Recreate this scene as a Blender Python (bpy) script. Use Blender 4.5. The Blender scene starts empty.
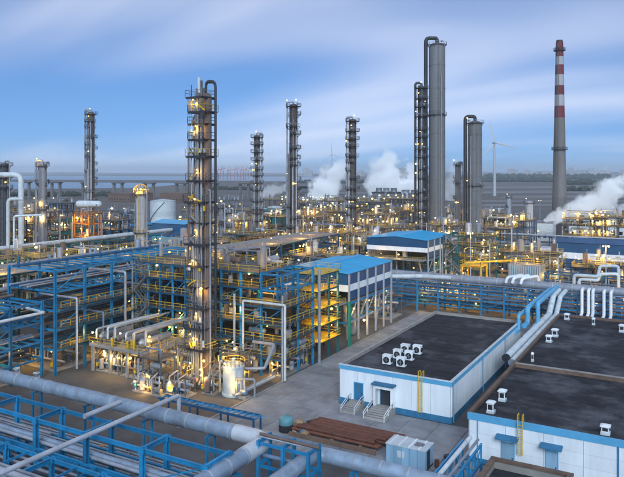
import bpy, math, random
from mathutils import Vector, Matrix, Quaternion

random.seed(7)
R = math.radians
SC = bpy.context.scene
COL = SC.collection
YAW = R(29.8)            # the plant grid is turned 29.8 degrees against the view
CA, SA = math.cos(YAW), math.sin(YAW)
EYE, FPX, HZ = 36.0, 660.0, 172.0

# ------------------------------------------------------------------ camera
cam = bpy.data.cameras.new('Camera')
cam.sensor_fit = 'HORIZONTAL'
cam.sensor_width = 36.0
cam.lens = 36.0 * FPX / 624.0
cam.shift_y = -66.5 / 624.0
cam.clip_start = 0.5
cam.clip_end = 60000
camo = bpy.data.objects.new('Camera', cam)
COL.objects.link(camo)
camo.location = (0, 0, EYE)
camo.rotation_euler = (R(90), 0, YAW)
SC.camera = camo

# ------------------------------------------------------------------ world, sun, exposure
SUN_EL, SUN_AZ = R(30), R(150)      # low veiled light behind the camera
w = bpy.data.worlds.new('World')
SC.world = w
w.use_nodes = True
nt = w.node_tree
for n in list(nt.nodes):
    nt.nodes.remove(n)


def N(t, **k):
    n = nt.nodes.new(t)
    for a, b in k.items():
        setattr(n, a, b)
    return n


def LK(a, b):
    nt.links.new(a, b)


out = N('ShaderNodeOutputWorld')
bg = N('ShaderNodeBackground')
bg.inputs['Strength'].default_value = 0.1
sky = N('ShaderNodeTexSky', sky_type='NISHITA')
sky.sun_disc = False
sky.sun_elevation = SUN_EL
sky.sun_rotation = SUN_AZ
sky.altitude = 0
sky.air_density = 1.0
sky.dust_density = 1.2
sky.ozone_density = 2.2
tc = N('ShaderNodeTexCoord')
sep = N('ShaderNodeSeparateXYZ')
LK(tc.outputs['Generated'], sep.inputs[0])
mz = N('ShaderNodeMath', operation='MAXIMUM')
LK(sep.outputs['Z'], mz.inputs[0])
mz.inputs[1].default_value = 0.012
cmb = N('ShaderNodeCombineXYZ')
mlow = N('ShaderNodeMath', operation='ADD'); LK(mz.outputs[0], mlow.inputs[0]); mlow.inputs[1].default_value = 0.11
LK(sep.outputs['X'], cmb.inputs[0]); LK(sep.outputs['Y'], cmb.inputs[1]); LK(mlow.outputs[0], cmb.inputs[2])
LK(cmb.outputs[0], sky.inputs['Vector'])
# veil of high cloud: noise on a plane overhead
za = N('ShaderNodeMath', operation='ADD'); LK(mz.outputs[0], za.inputs[0]); za.inputs[1].default_value = 0.20
dx = N('ShaderNodeMath', operation='DIVIDE'); LK(sep.outputs['X'], dx.inputs[0]); LK(za.outputs[0], dx.inputs[1])
dy = N('ShaderNodeMath', operation='DIVIDE'); LK(sep.outputs['Y'], dy.inputs[0]); LK(za.outputs[0], dy.inputs[1])
cc = N('ShaderNodeCombineXYZ'); LK(dx.outputs[0], cc.inputs[0]); LK(dy.outputs[0], cc.inputs[1])
mp = N('ShaderNodeMapping'); LK(cc.outputs[0], mp.inputs[0])
mp.inputs['Rotation'].default_value = (0, 0, R(5))
mp.inputs['Scale'].default_value = (0.45, 1.3, 1)
mp.inputs['Location'].default_value = (3.3, 6.1, 0)
nz = N('ShaderNodeTexNoise'); LK(mp.outputs[0], nz.inputs['Vector'])
nz.inputs['Scale'].default_value = 0.85; nz.inputs['Detail'].default_value = 3; nz.inputs['Roughness'].default_value = 0.38
nz.inputs['Distortion'].default_value = 0.5
rp = N('ShaderNodeValToRGB'); LK(nz.outputs['Fac'], rp.inputs[0])
rp.color_ramp.interpolation = 'EASE'
rp.color_ramp.elements[0].position = 0.30; rp.color_ramp.elements[0].color = (0, 0, 0, 1)
rp.color_ramp.elements[1].position = 0.80; rp.color_ramp.elements[1].color = (0.78, 0.78, 0.78, 1)
tint = N('ShaderNodeMix', data_type='RGBA', blend_type='MULTIPLY')
tint.inputs['Factor'].default_value = 1.0
LK(sky.outputs[0], tint.inputs['A'])
tint.inputs['B'].default_value = (0.40, 0.59, 0.83, 1)
mx = N('ShaderNodeMix', data_type='RGBA')
LK(rp.outputs[0], mx.inputs['Factor'])
LK(tint.outputs['Result'], mx.inputs['A'])
mx.inputs['B'].default_value = (5.9, 6.15, 7.0, 1)
LK(mx.outputs['Result'], bg.inputs['Color'])
LK(bg.outputs[0], out.inputs[0])

sun = bpy.data.lights.new('sun', 'SUN')
sun.energy = 1.5
sun.angle = R(28)
sun.color = (0.78, 0.92, 1.0)
suno = bpy.data.objects.new('sun', sun)
COL.objects.link(suno)
sd = Vector((math.sin(SUN_AZ) * math.cos(SUN_EL), math.cos(SUN_AZ) * math.cos(SUN_EL), math.sin(SUN_EL)))
suno.rotation_euler = sd.to_track_quat('Z', 'Y').to_euler()
suno.location = (0, -50, 200)

SC.view_settings.view_transform = 'Standard'
SC.view_settings.look = 'None'
SC.view_settings.gamma = 1
SC.view_settings.exposure = 0.72
SC.render.engine = 'CYCLES'
SC.cycles.use_denoising = True
SC.cycles.use_adaptive_sampling = True
SC.cycles.adaptive_threshold = 0.03
SC.cycles.max_bounces = 14
SC.cycles.diffuse_bounces = 2
SC.cycles.glossy_bounces = 2
SC.cycles.transmission_bounces = 2
SC.cycles.volume_bounces = 14
SC.cycles.sample_clamp_indirect = 4
SC.cycles.volume_step_rate = 2
SC.cycles.volume_max_steps = 128

# ------------------------------------------------------------------ places: photograph direction + height -> plant coordinates


def P(px, py, z=0.0):
    d = FPX * (EYE - z) / (py - HZ)
    return PD(px, d, z)


def PD(px, d, z=0.0):
    l = (px - 312.0) * d / FPX
    return Vector((l * CA - d * SA, l * SA + d * CA, z))


def ZD(py, d):
    return EYE - (py - HZ) * d / FPX


# ------------------------------------------------------------------ materials
MATS = {}


def mat(name, col, rough=0.6, metal=0.0, var=0.25, scale=0.6, dirt=None, dirt_amt=0.0, bump=0.0, streak=False, rnd=0.12, fine=0.0, spec=0.5):
    """base colour with mottling in place coordinates, patches of dirt/rust, per-piece value shift"""
    m = bpy.data.materials.new(name)
    m.use_nodes = True
    t = m.node_tree
    b = t.nodes['Principled BSDF']
    b.inputs['Roughness'].default_value = rough
    b.inputs['Metallic'].default_value = metal
    b.inputs['Specular IOR Level'].default_value = spec
    g = t.nodes.new('ShaderNodeNewGeometry')
    src = g.outputs['Position']
    if streak:
        q = t.nodes.new('ShaderNodeMapping')
        q.inputs['Scale'].default_value = (1, 1, 0.18)
        t.links.new(src, q.inputs[0])
        src = q.outputs[0]
    n1 = t.nodes.new('ShaderNodeTexNoise')
    n1.inputs['Scale'].default_value = scale
    n1.inputs['Detail'].default_value = 6
    n1.inputs['Roughness'].default_value = 0.62
    t.links.new(src, n1.inputs['Vector'])
    r1 = t.nodes.new('ShaderNodeMapRange')
    r1.inputs['From Min'].default_value = 0.28
    r1.inputs['From Max'].default_value = 0.72
    r1.inputs['To Min'].default_value = 1 - var
    r1.inputs['To Max'].default_value = 1 + var * 0.6
    t.links.new(n1.outputs['Fac'], r1.inputs['Value'])
    oi = t.nodes.new('ShaderNodeObjectInfo')
    r2 = t.nodes.new('ShaderNodeMapRange')
    r2.inputs['To Min'].default_value = 1 - rnd
    r2.inputs['To Max'].default_value = 1 + rnd
    t.links.new(oi.outputs['Random'], r2.inputs['Value'])
    mu = t.nodes.new('ShaderNodeMath'); mu.operation = 'MULTIPLY'
    t.links.new(r1.outputs[0], mu.inputs[0]); t.links.new(r2.outputs[0], mu.inputs[1])
    vm = t.nodes.new('ShaderNodeVectorMath'); vm.operation = 'SCALE'
    vm.inputs[0].default_value = col
    t.links.new(mu.outputs[0], vm.inputs['Scale'])
    res = vm.outputs[0]
    if dirt:
        n2 = t.nodes.new('ShaderNodeTexNoise')
        n2.inputs['Scale'].default_value = scale * 0.45
        n2.inputs['Detail'].default_value = 8
        n2.inputs['Roughness'].default_value = 0.7
        t.links.new(src, n2.inputs['Vector'])
        r3 = t.nodes.new('ShaderNodeMapRange')
        r3.inputs['From Min'].default_value = 0.62 - 0.3 * dirt_amt
        r3.inputs['From Max'].default_value = 0.78 - 0.2 * dirt_amt
        r3.inputs['To Max'].default_value = min(1.0, 0.55 + dirt_amt * 0.5)
        t.links.new(n2.outputs['Fac'], r3.inputs['Value'])
        mi = t.nodes.new('ShaderNodeMix'); mi.data_type = 'RGBA'
        t.links.new(r3.outputs[0], mi.inputs['Factor'])
        t.links.new(res, mi.inputs['A'])
        mi.inputs['B'].default_value = (*dirt, 1)
        res = mi.outputs['Result']
    t.links.new(res, b.inputs['Base Color'])
    if bump or fine:
        n3 = t.nodes.new('ShaderNodeTexNoise')
        n3.inputs['Scale'].default_value = fine or 4
        n3.inputs['Detail'].default_value = 5
        t.links.new(g.outputs['Position'], n3.inputs['Vector'])
        bp = t.nodes.new('ShaderNodeBump')
        bp.inputs['Strength'].default_value = bump or 0.2
        bp.inputs['Distance'].default_value = 0.05
        t.links.new(n3.outputs['Fac'], bp.inputs['Height'])
        t.links.new(bp.outputs[0], b.inputs['Normal'])
    MATS[name] = m
    return m


def glow(name, col, strength):
    m = bpy.data.materials.new(name)
    m.use_nodes = True
    t = m.node_tree
    b = t.nodes['Principled BSDF']
    b.inputs['Base Color'].default_value = (*col, 1)
    b.inputs['Emission Color'].default_value = (*col, 1)
    b.inputs['Emission Strength'].default_value = strength
    m.cycles.emission_sampling = 'NONE'
    MATS[name] = m
    return m


RUST = (0.10, 0.045, 0.02)
BLUE = mat('blue_steel', (0.012, 0.20, 0.40), 0.5, 0, 0.3, 0.7, (0.05, 0.07, 0.09), 0.22, rnd=0.28)
NAVY = mat('dark_blue_steel', (0.010, 0.08, 0.18), 0.5, 0, 0.25, 0.5, RUST, 0.1, rnd=0.25)
TEAL = mat('teal_steel', (0.012, 0.13, 0.15), 0.5, 0, 0.25, 0.5, RUST, 0.12, rnd=0.25)
GREY = mat('grey_steel', (0.20, 0.21, 0.23), 0.5, 0.2, 0.3, 0.6, RUST, 0.15, rnd=0.3)
DARK = mat('dark_steel', (0.045, 0.05, 0.06), 0.55, 0.3, 0.3, 0.6, RUST, 0.2, rnd=0.3)
PALE = mat('pale_painted_column', (0.38, 0.39, 0.42), 0.7, 0, 0.3, 0.7, (0.15, 0.12, 0.1), 0.15, streak=True)
ALU = mat('aluminium_cladding', (0.46, 0.48, 0.52), 0.42, 0.45, 0.28, 0.55, (0.2, 0.19, 0.19), 0.15, rnd=0.15)
ALU2 = mat('dull_cladding', (0.33, 0.35, 0.40), 0.5, 0.3, 0.3, 0.5, (0.13, 0.12, 0.12), 0.2, rnd=0.25)
PIPEB = mat('blue_grey_pipe', (0.17, 0.25, 0.38), 0.45, 0.2, 0.25, 0.6, (0.1, 0.09, 0.09), 0.12, rnd=0.2)
RUSTY = mat('rusty_insulation', (0.17, 0.12, 0.10), 0.7, 0.1, 0.35, 0.5, (0.08, 0.05, 0.04), 0.25, streak=True)
SHELL = mat('tower_shell', (0.25, 0.255, 0.28), 0.65, 0.1, 0.35, 0.5, (0.12, 0.09, 0.08), 0.2, streak=True)
SHELL2 = mat('grey_tower_shell', (0.155, 0.158, 0.165), 0.65, 0.1, 0.22, 0.25, (0.15, 0.14, 0.14), 0.15, streak=True)
GRAT = mat('floor_grating', (0.10, 0.095, 0.09), 0.8, 0.1, 0.4, 0.8, (0.07, 0.05, 0.04), 0.25)
CONC = mat('concrete_deck', (0.30, 0.28, 0.26), 0.85, 0, 0.25, 0.5, (0.12, 0.11, 0.10), 0.2)
YEL = mat('yellow_paint', (0.66, 0.42, 0.02), 0.5, 0, 0.25, 0.8, RUST, 0.08)
ORG = mat('orange_paint', (0.50, 0.20, 0.03), 0.55, 0, 0.3, 0.8, RUST, 0.1)
WHITE = mat('white_panel', (0.75, 0.79, 0.83), 0.55, 0, 0.12, 1.1, (0.50, 0.53, 0.55), 0.22, streak=True, rnd=0.04)
WHITE2 = mat('white_box', (0.78, 0.80, 0.82), 0.5, 0, 0.12, 0.8, (0.4, 0.4, 0.42), 0.08)
LBLUE = mat('light_blue_trim', (0.10, 0.38, 0.62), 0.5, 0, 0.15, 0.5, (0.1, 0.2, 0.3), 0.08, rnd=0.05)
PLINTH = mat('plinth_blue', (0.03, 0.16, 0.30), 0.65, 0, 0.3, 0.6, (0.06, 0.07, 0.08), 0.2)
ROOFB = mat('blue_roof_sheet', (0.003, 0.36, 0.66), 0.5, 0, 0.14, 0.35, (0.02, 0.14, 0.3), 0.1, rnd=0.06)
WALLB = mat('deep_blue_sheet', (0.008, 0.075, 0.19), 0.5, 0, 0.2, 0.4, (0.02, 0.05, 0.1), 0.1)
BITU = mat('bitumen_roof', (0.026, 0.027, 0.032), 0.85, 0, 0.55, 0.32, (0.14, 0.14, 0.155), 0.42, rnd=0.25, bump=0.5, fine=2, spec=.25)
COPING = mat('brown_coping', (0.16, 0.10, 0.07), 0.7, 0, 0.35, 0.7, (0.05, 0.04, 0.035), 0.25)
SLAB = mat('yard_concrete', (0.265, 0.27, 0.29), 0.8, 0, 0.34, 0.3, (0.12, 0.115, 0.12), 0.42, rnd=0.1, bump=0.15, fine=6)
DIRT = mat('plant_ground', (0.112, 0.108, 0.110), 0.9, 0, 0.45, 0.16, (0.05, 0.043, 0.04), 0.4, bump=0.4, fine=2)
LAND = mat('far_land', (0.115, 0.10, 0.085), 0.95, 0, 0.45, 0.006, (0.05, 0.06, 0.05), 0.35)
RUSTP = mat('rusty_pipe', (0.15, 0.055, 0.035), 0.75, 0.1, 0.4, 1.2, (0.06, 0.03, 0.02), 0.25, rnd=0.3)
GREEN = mat('green_paint', (0.02, 0.20, 0.14), 0.5, 0, 0.25, 0.7, RUST, 0.1)
BLACK = mat('black_rubber', (0.02, 0.02, 0.022), 0.6)
TAN = mat('tan_cover', (0.36, 0.24, 0.14), 0.7, 0, 0.3, 1.5)
TEALT = mat('teal_tank', (0.12, 0.30, 0.34), 0.5, 0, 0.25, 0.9)
CABIN = mat('cabin_blue', (0.26, 0.42, 0.56), 0.55, 0, 0.2, 0.9, (0.14, 0.18, 0.2), 0.15, streak=True)
CABROOF = mat('cabin_roof', (0.55, 0.60, 0.63), 0.6, 0, 0.2, 0.9, (0.25, 0.25, 0.24), 0.2)
GLASS = mat('dark_glass', (0.02, 0.03, 0.045), 0.12)
CHIM = mat('chimney_concrete', (0.16, 0.15, 0.145), 0.85, 0, 0.25, 0.25, (0.13, 0.12, 0.115), 0.2, streak=True)
CRED = mat('chimney_red', (0.15, 0.025, 0.032), 0.7, 0, 0.25, 0.25, (0.16, 0.05, 0.05), 0.2, streak=True)
CWHT = mat('chimney_white', (0.34, 0.33, 0.35), 0.7, 0, 0.2, 0.25, (0.32, 0.3, 0.3), 0.2, streak=True)
TURB = mat('turbine_white', (0.45, 0.47, 0.5), 0.5)
BRIDGE = mat('bridge_concrete', (0.17, 0.165, 0.17), 0.9, 0, 0.2, 0.1, spec=.2)
TREE = mat('dark_tree', (0.035, 0.05, 0.03), 0.9, 0, 0.5, 0.05)
BLOCK = mat('far_block', (0.38, 0.37, 0.38), 0.8, 0, 0.25, 0.03)
HILL = mat('hill', (0.05, 0.065, 0.05), 0.95, 0, 0.3, 0.004)
WARM = (1.0, 0.54, 0.07)
GLOW = glow('lamp_glow', (1.0, 0.62, 0.13), 3.2)
GLOWW = glow('lamp_glow_white', (1.0, 0.84, 0.50), 4.0)
WATER = mat('water', (0.10, 0.14, 0.18), 0.22, 0, 0.1, 0.01)
POND = mat('pond', (0.19, 0.185, 0.19), 0.7, 0, 0.35, 0.012, (0.10, 0.09, 0.085), .4)

# ------------------------------------------------------------------ mesh helpers


class MB:
    def __init__(s):
        s.v = []; s.f = []; s.sm = []

    def quadgrid(s, rings, closed=True, smooth=True, caps=(True, True)):
        base = len(s.v); n = len(rings[0])
        for r_ in rings:
            s.v.extend([tuple(p) for p in r_])
        for i in range(len(rings) - 1):
            for j in range(n if closed else n - 1):
                k = (j + 1) % n
                s.f.append((base + i * n + j, base + i * n + k, base + (i + 1) * n + k, base + (i + 1) * n + j)); s.sm.append(smooth)
        if closed and caps[0]:
            s.f.append(tuple(base + j for j in reversed(range(n)))); s.sm.append(False)
        if closed and caps[1]:
            s.f.append(tuple(base + (len(rings) - 1) * n + j for j in range(n))); s.sm.append(False)
        return s

    def box(s, x0, x1, y0, y1, z0, z1):
        return s.quadgrid([[(x0, y0, z0), (x1, y0, z0), (x1, y1, z0), (x0, y1, z0)], [(x0, y0, z1), (x1, y0, z1), (x1, y1, z1), (x0, y1, z1)]], smooth=False)

    def bar(s, p, q, w_, h_=None):
        h_ = h_ or w_
        p, q = Vector(p), Vector(q)
        a, b = axes(q - p)
        rs = []
        for c in (p, q):
            rs.append([c + a * (sx * w_ / 2) + b * (sy * h_ / 2) for sx, sy in ((-1, -1), (1, -1), (1, 1), (-1, 1))])
        return s.quadgrid(rs, smooth=False)

    def tube(s, p, q, r0, r1=None, n=12, caps=(True, True)):
        r1 = r0 if r1 is None else r1
        p, q = Vector(p), Vector(q)
        a, b = axes(q - p)
        rs = [[c + (a * math.cos(2 * math.pi * i / n) + b * math.sin(2 * math.pi * i / n)) * r_ for i in range(n)] for c, r_ in ((p, r0), (q, r1))]
        return s.quadgrid(rs, caps=caps)

    def lathe(s, prof, n=24, c=(0, 0, 0), caps=(True, True)):
        rs = [[(c[0] + r_ * math.cos(2 * math.pi * i / n), c[1] + r_ * math.sin(2 * math.pi * i / n), c[2] + z) for i in range(n)] for r_, z in prof]
        return s.quadgrid(rs, caps=caps)

    def path(s, pts, r, bend=None, n=12, bands=0.0):
        """pipe through pts with rounded elbows and raised joint bands"""
        pts = [Vector(p) for p in pts]
        bend = bend or 1.6 * r
        line = [pts[0]]
        for i in range(1, len(pts) - 1):
            a = (pts[i - 1] - pts[i]); b = (pts[i + 1] - pts[i])
            la, lb = a.length, b.length
            a.normalize(); b.normalize()
            ang = a.angle(b)
            t_ = min(bend / max(math.tan(ang / 2), 1e-3), la * 0.48, lb * 0.48)
            p0, p1 = pts[i] + a * t_, pts[i] + b * t_
            for k in range(7):
                u = k / 6
                line.append(p0 * (1 - u) ** 2 + pts[i] * (2 * u * (1 - u)) * 1.0 + p1 * u ** 2)
        line.append(pts[-1])
        rad = [(p, r) for p in line]
        s.bands = []
        if bands:
            for (p, _), (q, _) in zip(rad, rad[1:]):
                L_ = (q - p).length
                if L_ > bands:
                    k = int(L_ / bands); d = (q - p) / L_
                    s.bands += [(p + d * (L_ * j / (k + 1)), d) for j in range(1, k + 1)]
        rs = []
        prev = None
        for i, (p, rr) in enumerate(rad):
            d = (rad[min(i + 1, len(rad) - 1)][0] - rad[max(i - 1, 0)][0])
            if d.length < 1e-6:
                d = prev[2]
            d = d.normalized()
            if prev is None:
                a, b = axes(d)
            else:
                a = prev[0] - d * prev[0].dot(d)
                a.normalize(); b = d.cross(a)
            prev = (a, b, d)
            rs.append([p + (a * math.cos(2 * math.pi * j / n) + b * math.sin(2 * math.pi * j / n)) * rr for j in range(n)])
        return s.quadgrid(rs)

    def mesh(s, name, m):
        me = bpy.data.meshes.new(name)
        me.from_pydata(s.v, [], s.f)
        me.polygons.foreach_set('use_smooth', s.sm)
        me.materials.append(m)
        me.update()
        if any(s.sm):
            me.set_sharp_from_angle(angle=R(32))
        return me


def axes(d):
    d = Vector(d).normalized()
    up = Vector((0, 0, 1)) if abs(d.z) < 0.95 else Vector((0, 1, 0))
    a = up.cross(d) if abs(d.z) < 0.95 else d.cross(up)
    a = a.normalized()
    b = d.cross(a).normalized()
    return a, b


UNIT = {}


def unit(shape, m):
    k = (shape, m.name)
    if k in UNIT:
        return UNIT[k]
    b = MB()
    if shape == 'box':
        b.box(-.5, .5, -.5, .5, 0, 1)
    elif shape == 'ibeam':
        t_, wb = 0.11, 0.09
        o = [(-.5, -.5), (.5, -.5), (.5, -.5 + t_), (wb, -.5 + t_), (wb, .5 - t_), (.5, .5 - t_), (.5, .5), (-.5, .5), (-.5, .5 - t_), (-wb, .5 - t_), (-wb, -.5 + t_), (-.5, -.5 + t_)]
        b.quadgrid([[(x, y, z) for x, y in o] for z in (0, 1)], smooth=False)
    elif shape == 'cyl':
        b.lathe([(1, 0), (1, 1)], 12)
    elif shape == 'cyl24':
        b.lathe([(1, 0), (1, 1)], 32)
    elif shape == 'ball':
        b.lathe([(0.05, -1), (.7, -.7), (1, 0), (.7, .7), (0.05, 1)], 8)
    elif shape == 'drum':      # pressure vessel with dished ends, along z 0..1, radius 1
        b.lathe([(0.05, 0), (.55, .015), (.85, .045), (1, .10), (1, .49), (1.03, .495), (1.03, .505), (1, .51), (1, .90), (.85, .955), (.55, .985), (0.05, 1)], 16)
    me = b.mesh(shape, m)
    UNIT[k] = me
    return me


def obj(name, me, parent=None, loc=(0, 0, 0)):
    o = bpy.data.objects.new(name, me)
    COL.objects.link(o)
    if parent is not None:
        o.parent = parent
        o.location = Vector(loc) - wl(parent)
    else:
        o.location = loc
    return o


def wl(o):
    v = Vector(o.location)
    while o.parent is not None:
        o = o.parent
        v += Vector(o.location)
    return v


def build(name, mb, m, parent=None, kind=None):
    """mesh written in place coordinates, origin at the parent's base"""
    me = mb.mesh(name, m)
    o = obj(name, me)
    if parent is not None:
        o.parent = parent
        o.location = -wl(parent)
    if kind:
        o['kind'] = kind
    return o


def bar(parent, name, p, q, w_, h_, m, shape='box'):
    """shared unit shape stretched from p to q"""
    p, q = Vector(p), Vector(q)
    d = q - p
    o = bpy.data.objects.new(name, unit(shape, m))
    COL.objects.link(o)
    a, b = axes(d)
    dn = d.normalized()
    rot = Matrix((a, b, dn)).transposed().to_quaternion()
    o.rotation_mode = 'QUATERNION'
    o.rotation_quaternion = rot
    o.scale = (w_, h_, d.length)
    o.parent = parent
    o.location = p - (wl(parent) if parent is not None else Vector())
    return o


def thing(name, label, cat, loc=(0, 0, 0), group=None, kind='thing'):
    o = bpy.data.objects.new(name, None)
    COL.objects.link(o)
    o.empty_display_size = 0.5
    o.location = loc
    return tag(o, label, cat, group, kind)


def tag(o, label, cat, group=None, kind='thing'):
    o['label'] = label
    o['category'] = cat
    o['kind'] = kind
    if group:
        o['group'] = group
    return o


def struct(name, mb, m, label=None):
    o = build(name, mb, m, None, 'structure')
    if label:
        o['label'] = label
    return o


def lamp(parent, loc, power=0, r=0.2, white=False):
    o = obj('lamp', unit('ball', GLOWW if white else GLOW), parent, loc)
    r *= random.choice([.65, .8, 1, 1, 1.2, 1.5])
    o.scale = (r, r, r * 0.8)
    if power:
        l = bpy.data.lights.new('lamp_light', 'POINT')
        l.energy = power * random.uniform(.5, 1.6)
        l.color = (1.0, 0.66, 0.18) if white else WARM
        l.shadow_soft_size = 0.3
        lo = bpy.data.objects.new('lamp_light', l)
        COL.objects.link(lo)
        lo.parent = parent
        lo.location = Vector(loc) + Vector((0, 0, -r - 0.35)) - wl(parent)
    return o


def rail(mb, pts, h=1.1, t=0.06, step=2.0, closed=False):
    pts = [Vector(p) for p in pts]
    if closed:
        pts = pts + [pts[0]]
    up = Vector((0, 0, 1))
    for p, q in zip(pts, pts[1:]):
        mb.bar(p + up * h, q + up * h, t)
        mb.bar(p + up * h * .52, q + up * h * .52, t * .8)
        L_ = (q - p).length
        k = max(1, int(L_ / step))
        for i in range(k + 1):
            c = p.lerp(q, i / k)
            mb.bar(c, c + up * h, t)
    return mb


def rect(x0, x1, y0, y1, z):
    return [(x0, y0, z), (x1, y0, z), (x1, y1, z), (x0, y1, z)]

# ================================================================== the setting: ground, water, far land
g = MB()
ring_n = 64
RAD = [0, 400, 1500, 5000, 14500]
rs = [[(RAD[k] * math.cos(2 * math.pi * i / ring_n), RAD[k] * math.sin(2 * math.pi * i / ring_n), -0.30) for i in range(ring_n)] for k in range(1, 5)]
g.quadgrid(rs, caps=(True, False), smooth=False)
struct('ground', g, LAND)
# plant floor inside the works
b = MB()
c0, c1, c2, c3 = PD(-260, 40, -0.05), PD(900, 40, -0.05), PD(700, 620, -0.05), PD(-80, 620, -0.05)
b.v += [tuple(c) for c in (c0, c1, c2, c3)]; b.f.append((0, 1, 2, 3)); b.sm.append(False)
struct('plant_yard', b, DIRT)
# concrete road and yard: slabs with open joints, each one a piece
road = bpy.data.objects.new('pavement', None)
COL.objects.link(road)
road['kind'] = 'structure'
road.location = (-54, 90, 0)
slab_me = {}


def slab(x0, x1, y0, y1):
    k = (round(x1 - x0, 2), round(y1 - y0, 2))
    if k not in slab_me:
        sb = MB(); j = 0.035
        hx, hy = k[0] / 2 - j, k[1] / 2 - j
        e = 0.03
        sb.quadgrid([rect(-hx, hx, -hy, hy, -0.14), rect(-hx, hx, -hy, hy, -e), rect(-hx + e, hx - e, -hy + e, hy - e, 0)], smooth=False, caps=(False, True))
        slab_me[k] = sb.mesh('concrete_slab', SLAB)
    o = obj('concrete_slab', slab_me[k], road, ((x0 + x1) / 2, (y0 + y1) / 2, 0.06 + random.uniform(-.006, .006)))


for i in range(3):
    for j in range(18):
        slab(-60.4 + i * 4.2, -56.2 + i * 4.2, 72 + j * 5, 77 + j * 5)
for i in range(6):
    for j in range(4):
        slab(-47.8 + i * 4.2, -43.6 + i * 4.2, 72 + j * 4.8, 76.8 + j * 4.8)
for i in range(2):
    for j in range(3):
        slab(-22.6 + i * 4.2, -18.4 + i * 4.2, 66 + j * 4.8, 70.8 + j * 4.8)
for i in range(12):
    for j in range(3):
        slab(-46 + i * 5, -41 + i * 5, 148.2 + j * 4.2, 152.4 + j * 4.2)
kb = MB()
kb.box(-60.75, -60.47, 72, 162, -.04, 0.17)
struct('kerb', kb, CONC)
kb = MB()
kb.box(-47.95, -47.6, 91.0, 137, -.04, 0.16)
struct('kerb', kb, CONC)

# sea arm beyond the works, left of the chimney
b = MB()
q = [PD(-120, 1330, -0.2), PD(140, 1500, -0.2), PD(215, 2500, -0.2), PD(330, 2700, -0.2), PD(345, 5200, -0.2), PD(-120, 7000, -0.2)]
b.v += [tuple(c) for c in q]; b.f.append(tuple(range(6))); b.sm.append(False)
struct('water', b, WATER)
# shallow ponds and embankments right of the wind turbine
for k, (px0, px1, d0, d1) in enumerate([(478, 660, 700, 745), (470, 640, 800, 850), (500, 670, 930, 1020), (470, 610, 1130, 1230), (600, 690, 1150, 1330), (320, 420, 900, 960), (300, 400, 1100, 1200), (480, 690, 1500, 1650)]):
    b = MB()
    q = [PD(px0, d0, -.2), PD(px1, d0 + 8, -.2), PD(px1 + 5, d1, -.2), PD(px0 + 8, d1, -.2)]
    b.v += [tuple(c) for c in q]; b.f.append((0, 1, 2, 3)); b.sm.append(False)
    struct('pond', b, POND)
# low hills on the horizon at right and a faint shore at left
for (px0, px1, d, h, seed) in [(505, 760, 9500, 78, 1), (330, 560, 11000, 52, 2), (-90, 330, 12500, 45, 3), (560, 720, 7000, 62, 4)]:
    rng = random.Random(seed)
    b = MB(); top = []; n_ = 40
    ph = [rng.uniform(0, 6) for _ in range(4)]
    rows = []
    for k in range(n_ + 1):
        u = k / n_
        hh = h * (math.sin(math.pi * u) ** 0.5) * (0.62 + 0.2 * math.sin(5 * u + ph[0]) + 0.12 * math.sin(13 * u + ph[1]) + 0.06 * math.sin(31 * u + ph[2]))
        px = px0 + (px1 - px0) * u
        rows.append([PD(px, d - 500, -.28), PD(px, d - 200, hh * .6), PD(px, d, hh), PD(px, d + 400, hh * .5), PD(px, d + 800, -.28)])
    b.quadgrid(rows, closed=False)
    struct('hill', b, HILL)

# dark belts of trees that read as one mass
def tree_belt(px0, px1, d, h, seed, n_=70):
    rng = random.Random(seed)
    b = MB()
    for k in range(n_):
        px = px0 + (px1 - px0) * (k + rng.random()) / n_
        dd = d + rng.uniform(-30, 30)
        c = PD(px, dd, 0)
        hh = h * rng.uniform(.55, 1.15); rr = hh * rng.uniform(.45, .8)
        prof = [(rr * .4, -.5), (rr * .95, hh * .25), (rr, hh * .5), (rr * .7, hh * .8), (rr * .15, hh)]
        n8 = 7
        rs_ = [[(c.x + r_ * (1 + rng.uniform(-.25, .25)) * math.cos(6.283 * i / n8), c.y + r_ * (1 + rng.uniform(-.25, .25)) * math.sin(6.283 * i / n8), z + rng.uniform(-.08, .08) * hh) for i in range(n8)] for r_, z in prof]
        b.quadgrid(rs_, smooth=False)
    o = build('tree_belt', b, TREE, None, 'stuff')
    o['label'] = 'dark belt of trees across the far flat land'
    o['category'] = 'trees'


tree_belt(560, 640, 1900, 14, 1, 90)
tree_belt(470, 560, 2400, 15, 2, 90)
tree_belt(300, 470, 2100, 11, 3, 110)
tree_belt(560, 650, 1250, 9, 4, 60)
tree_belt(205, 300, 1350, 7, 5, 60)
tree_belt(-10, 110, 1000, 7, 6, 70)
tree_belt(484, 640, 3300, 26, 7, 130)

# ================================================================== generators


def steel_column(root, x, y, z0, z1, m, s=0.34):
    bar(root, 'column', (x, y, z0), (x, y, z1), s, s, m, 'ibeam')


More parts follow.
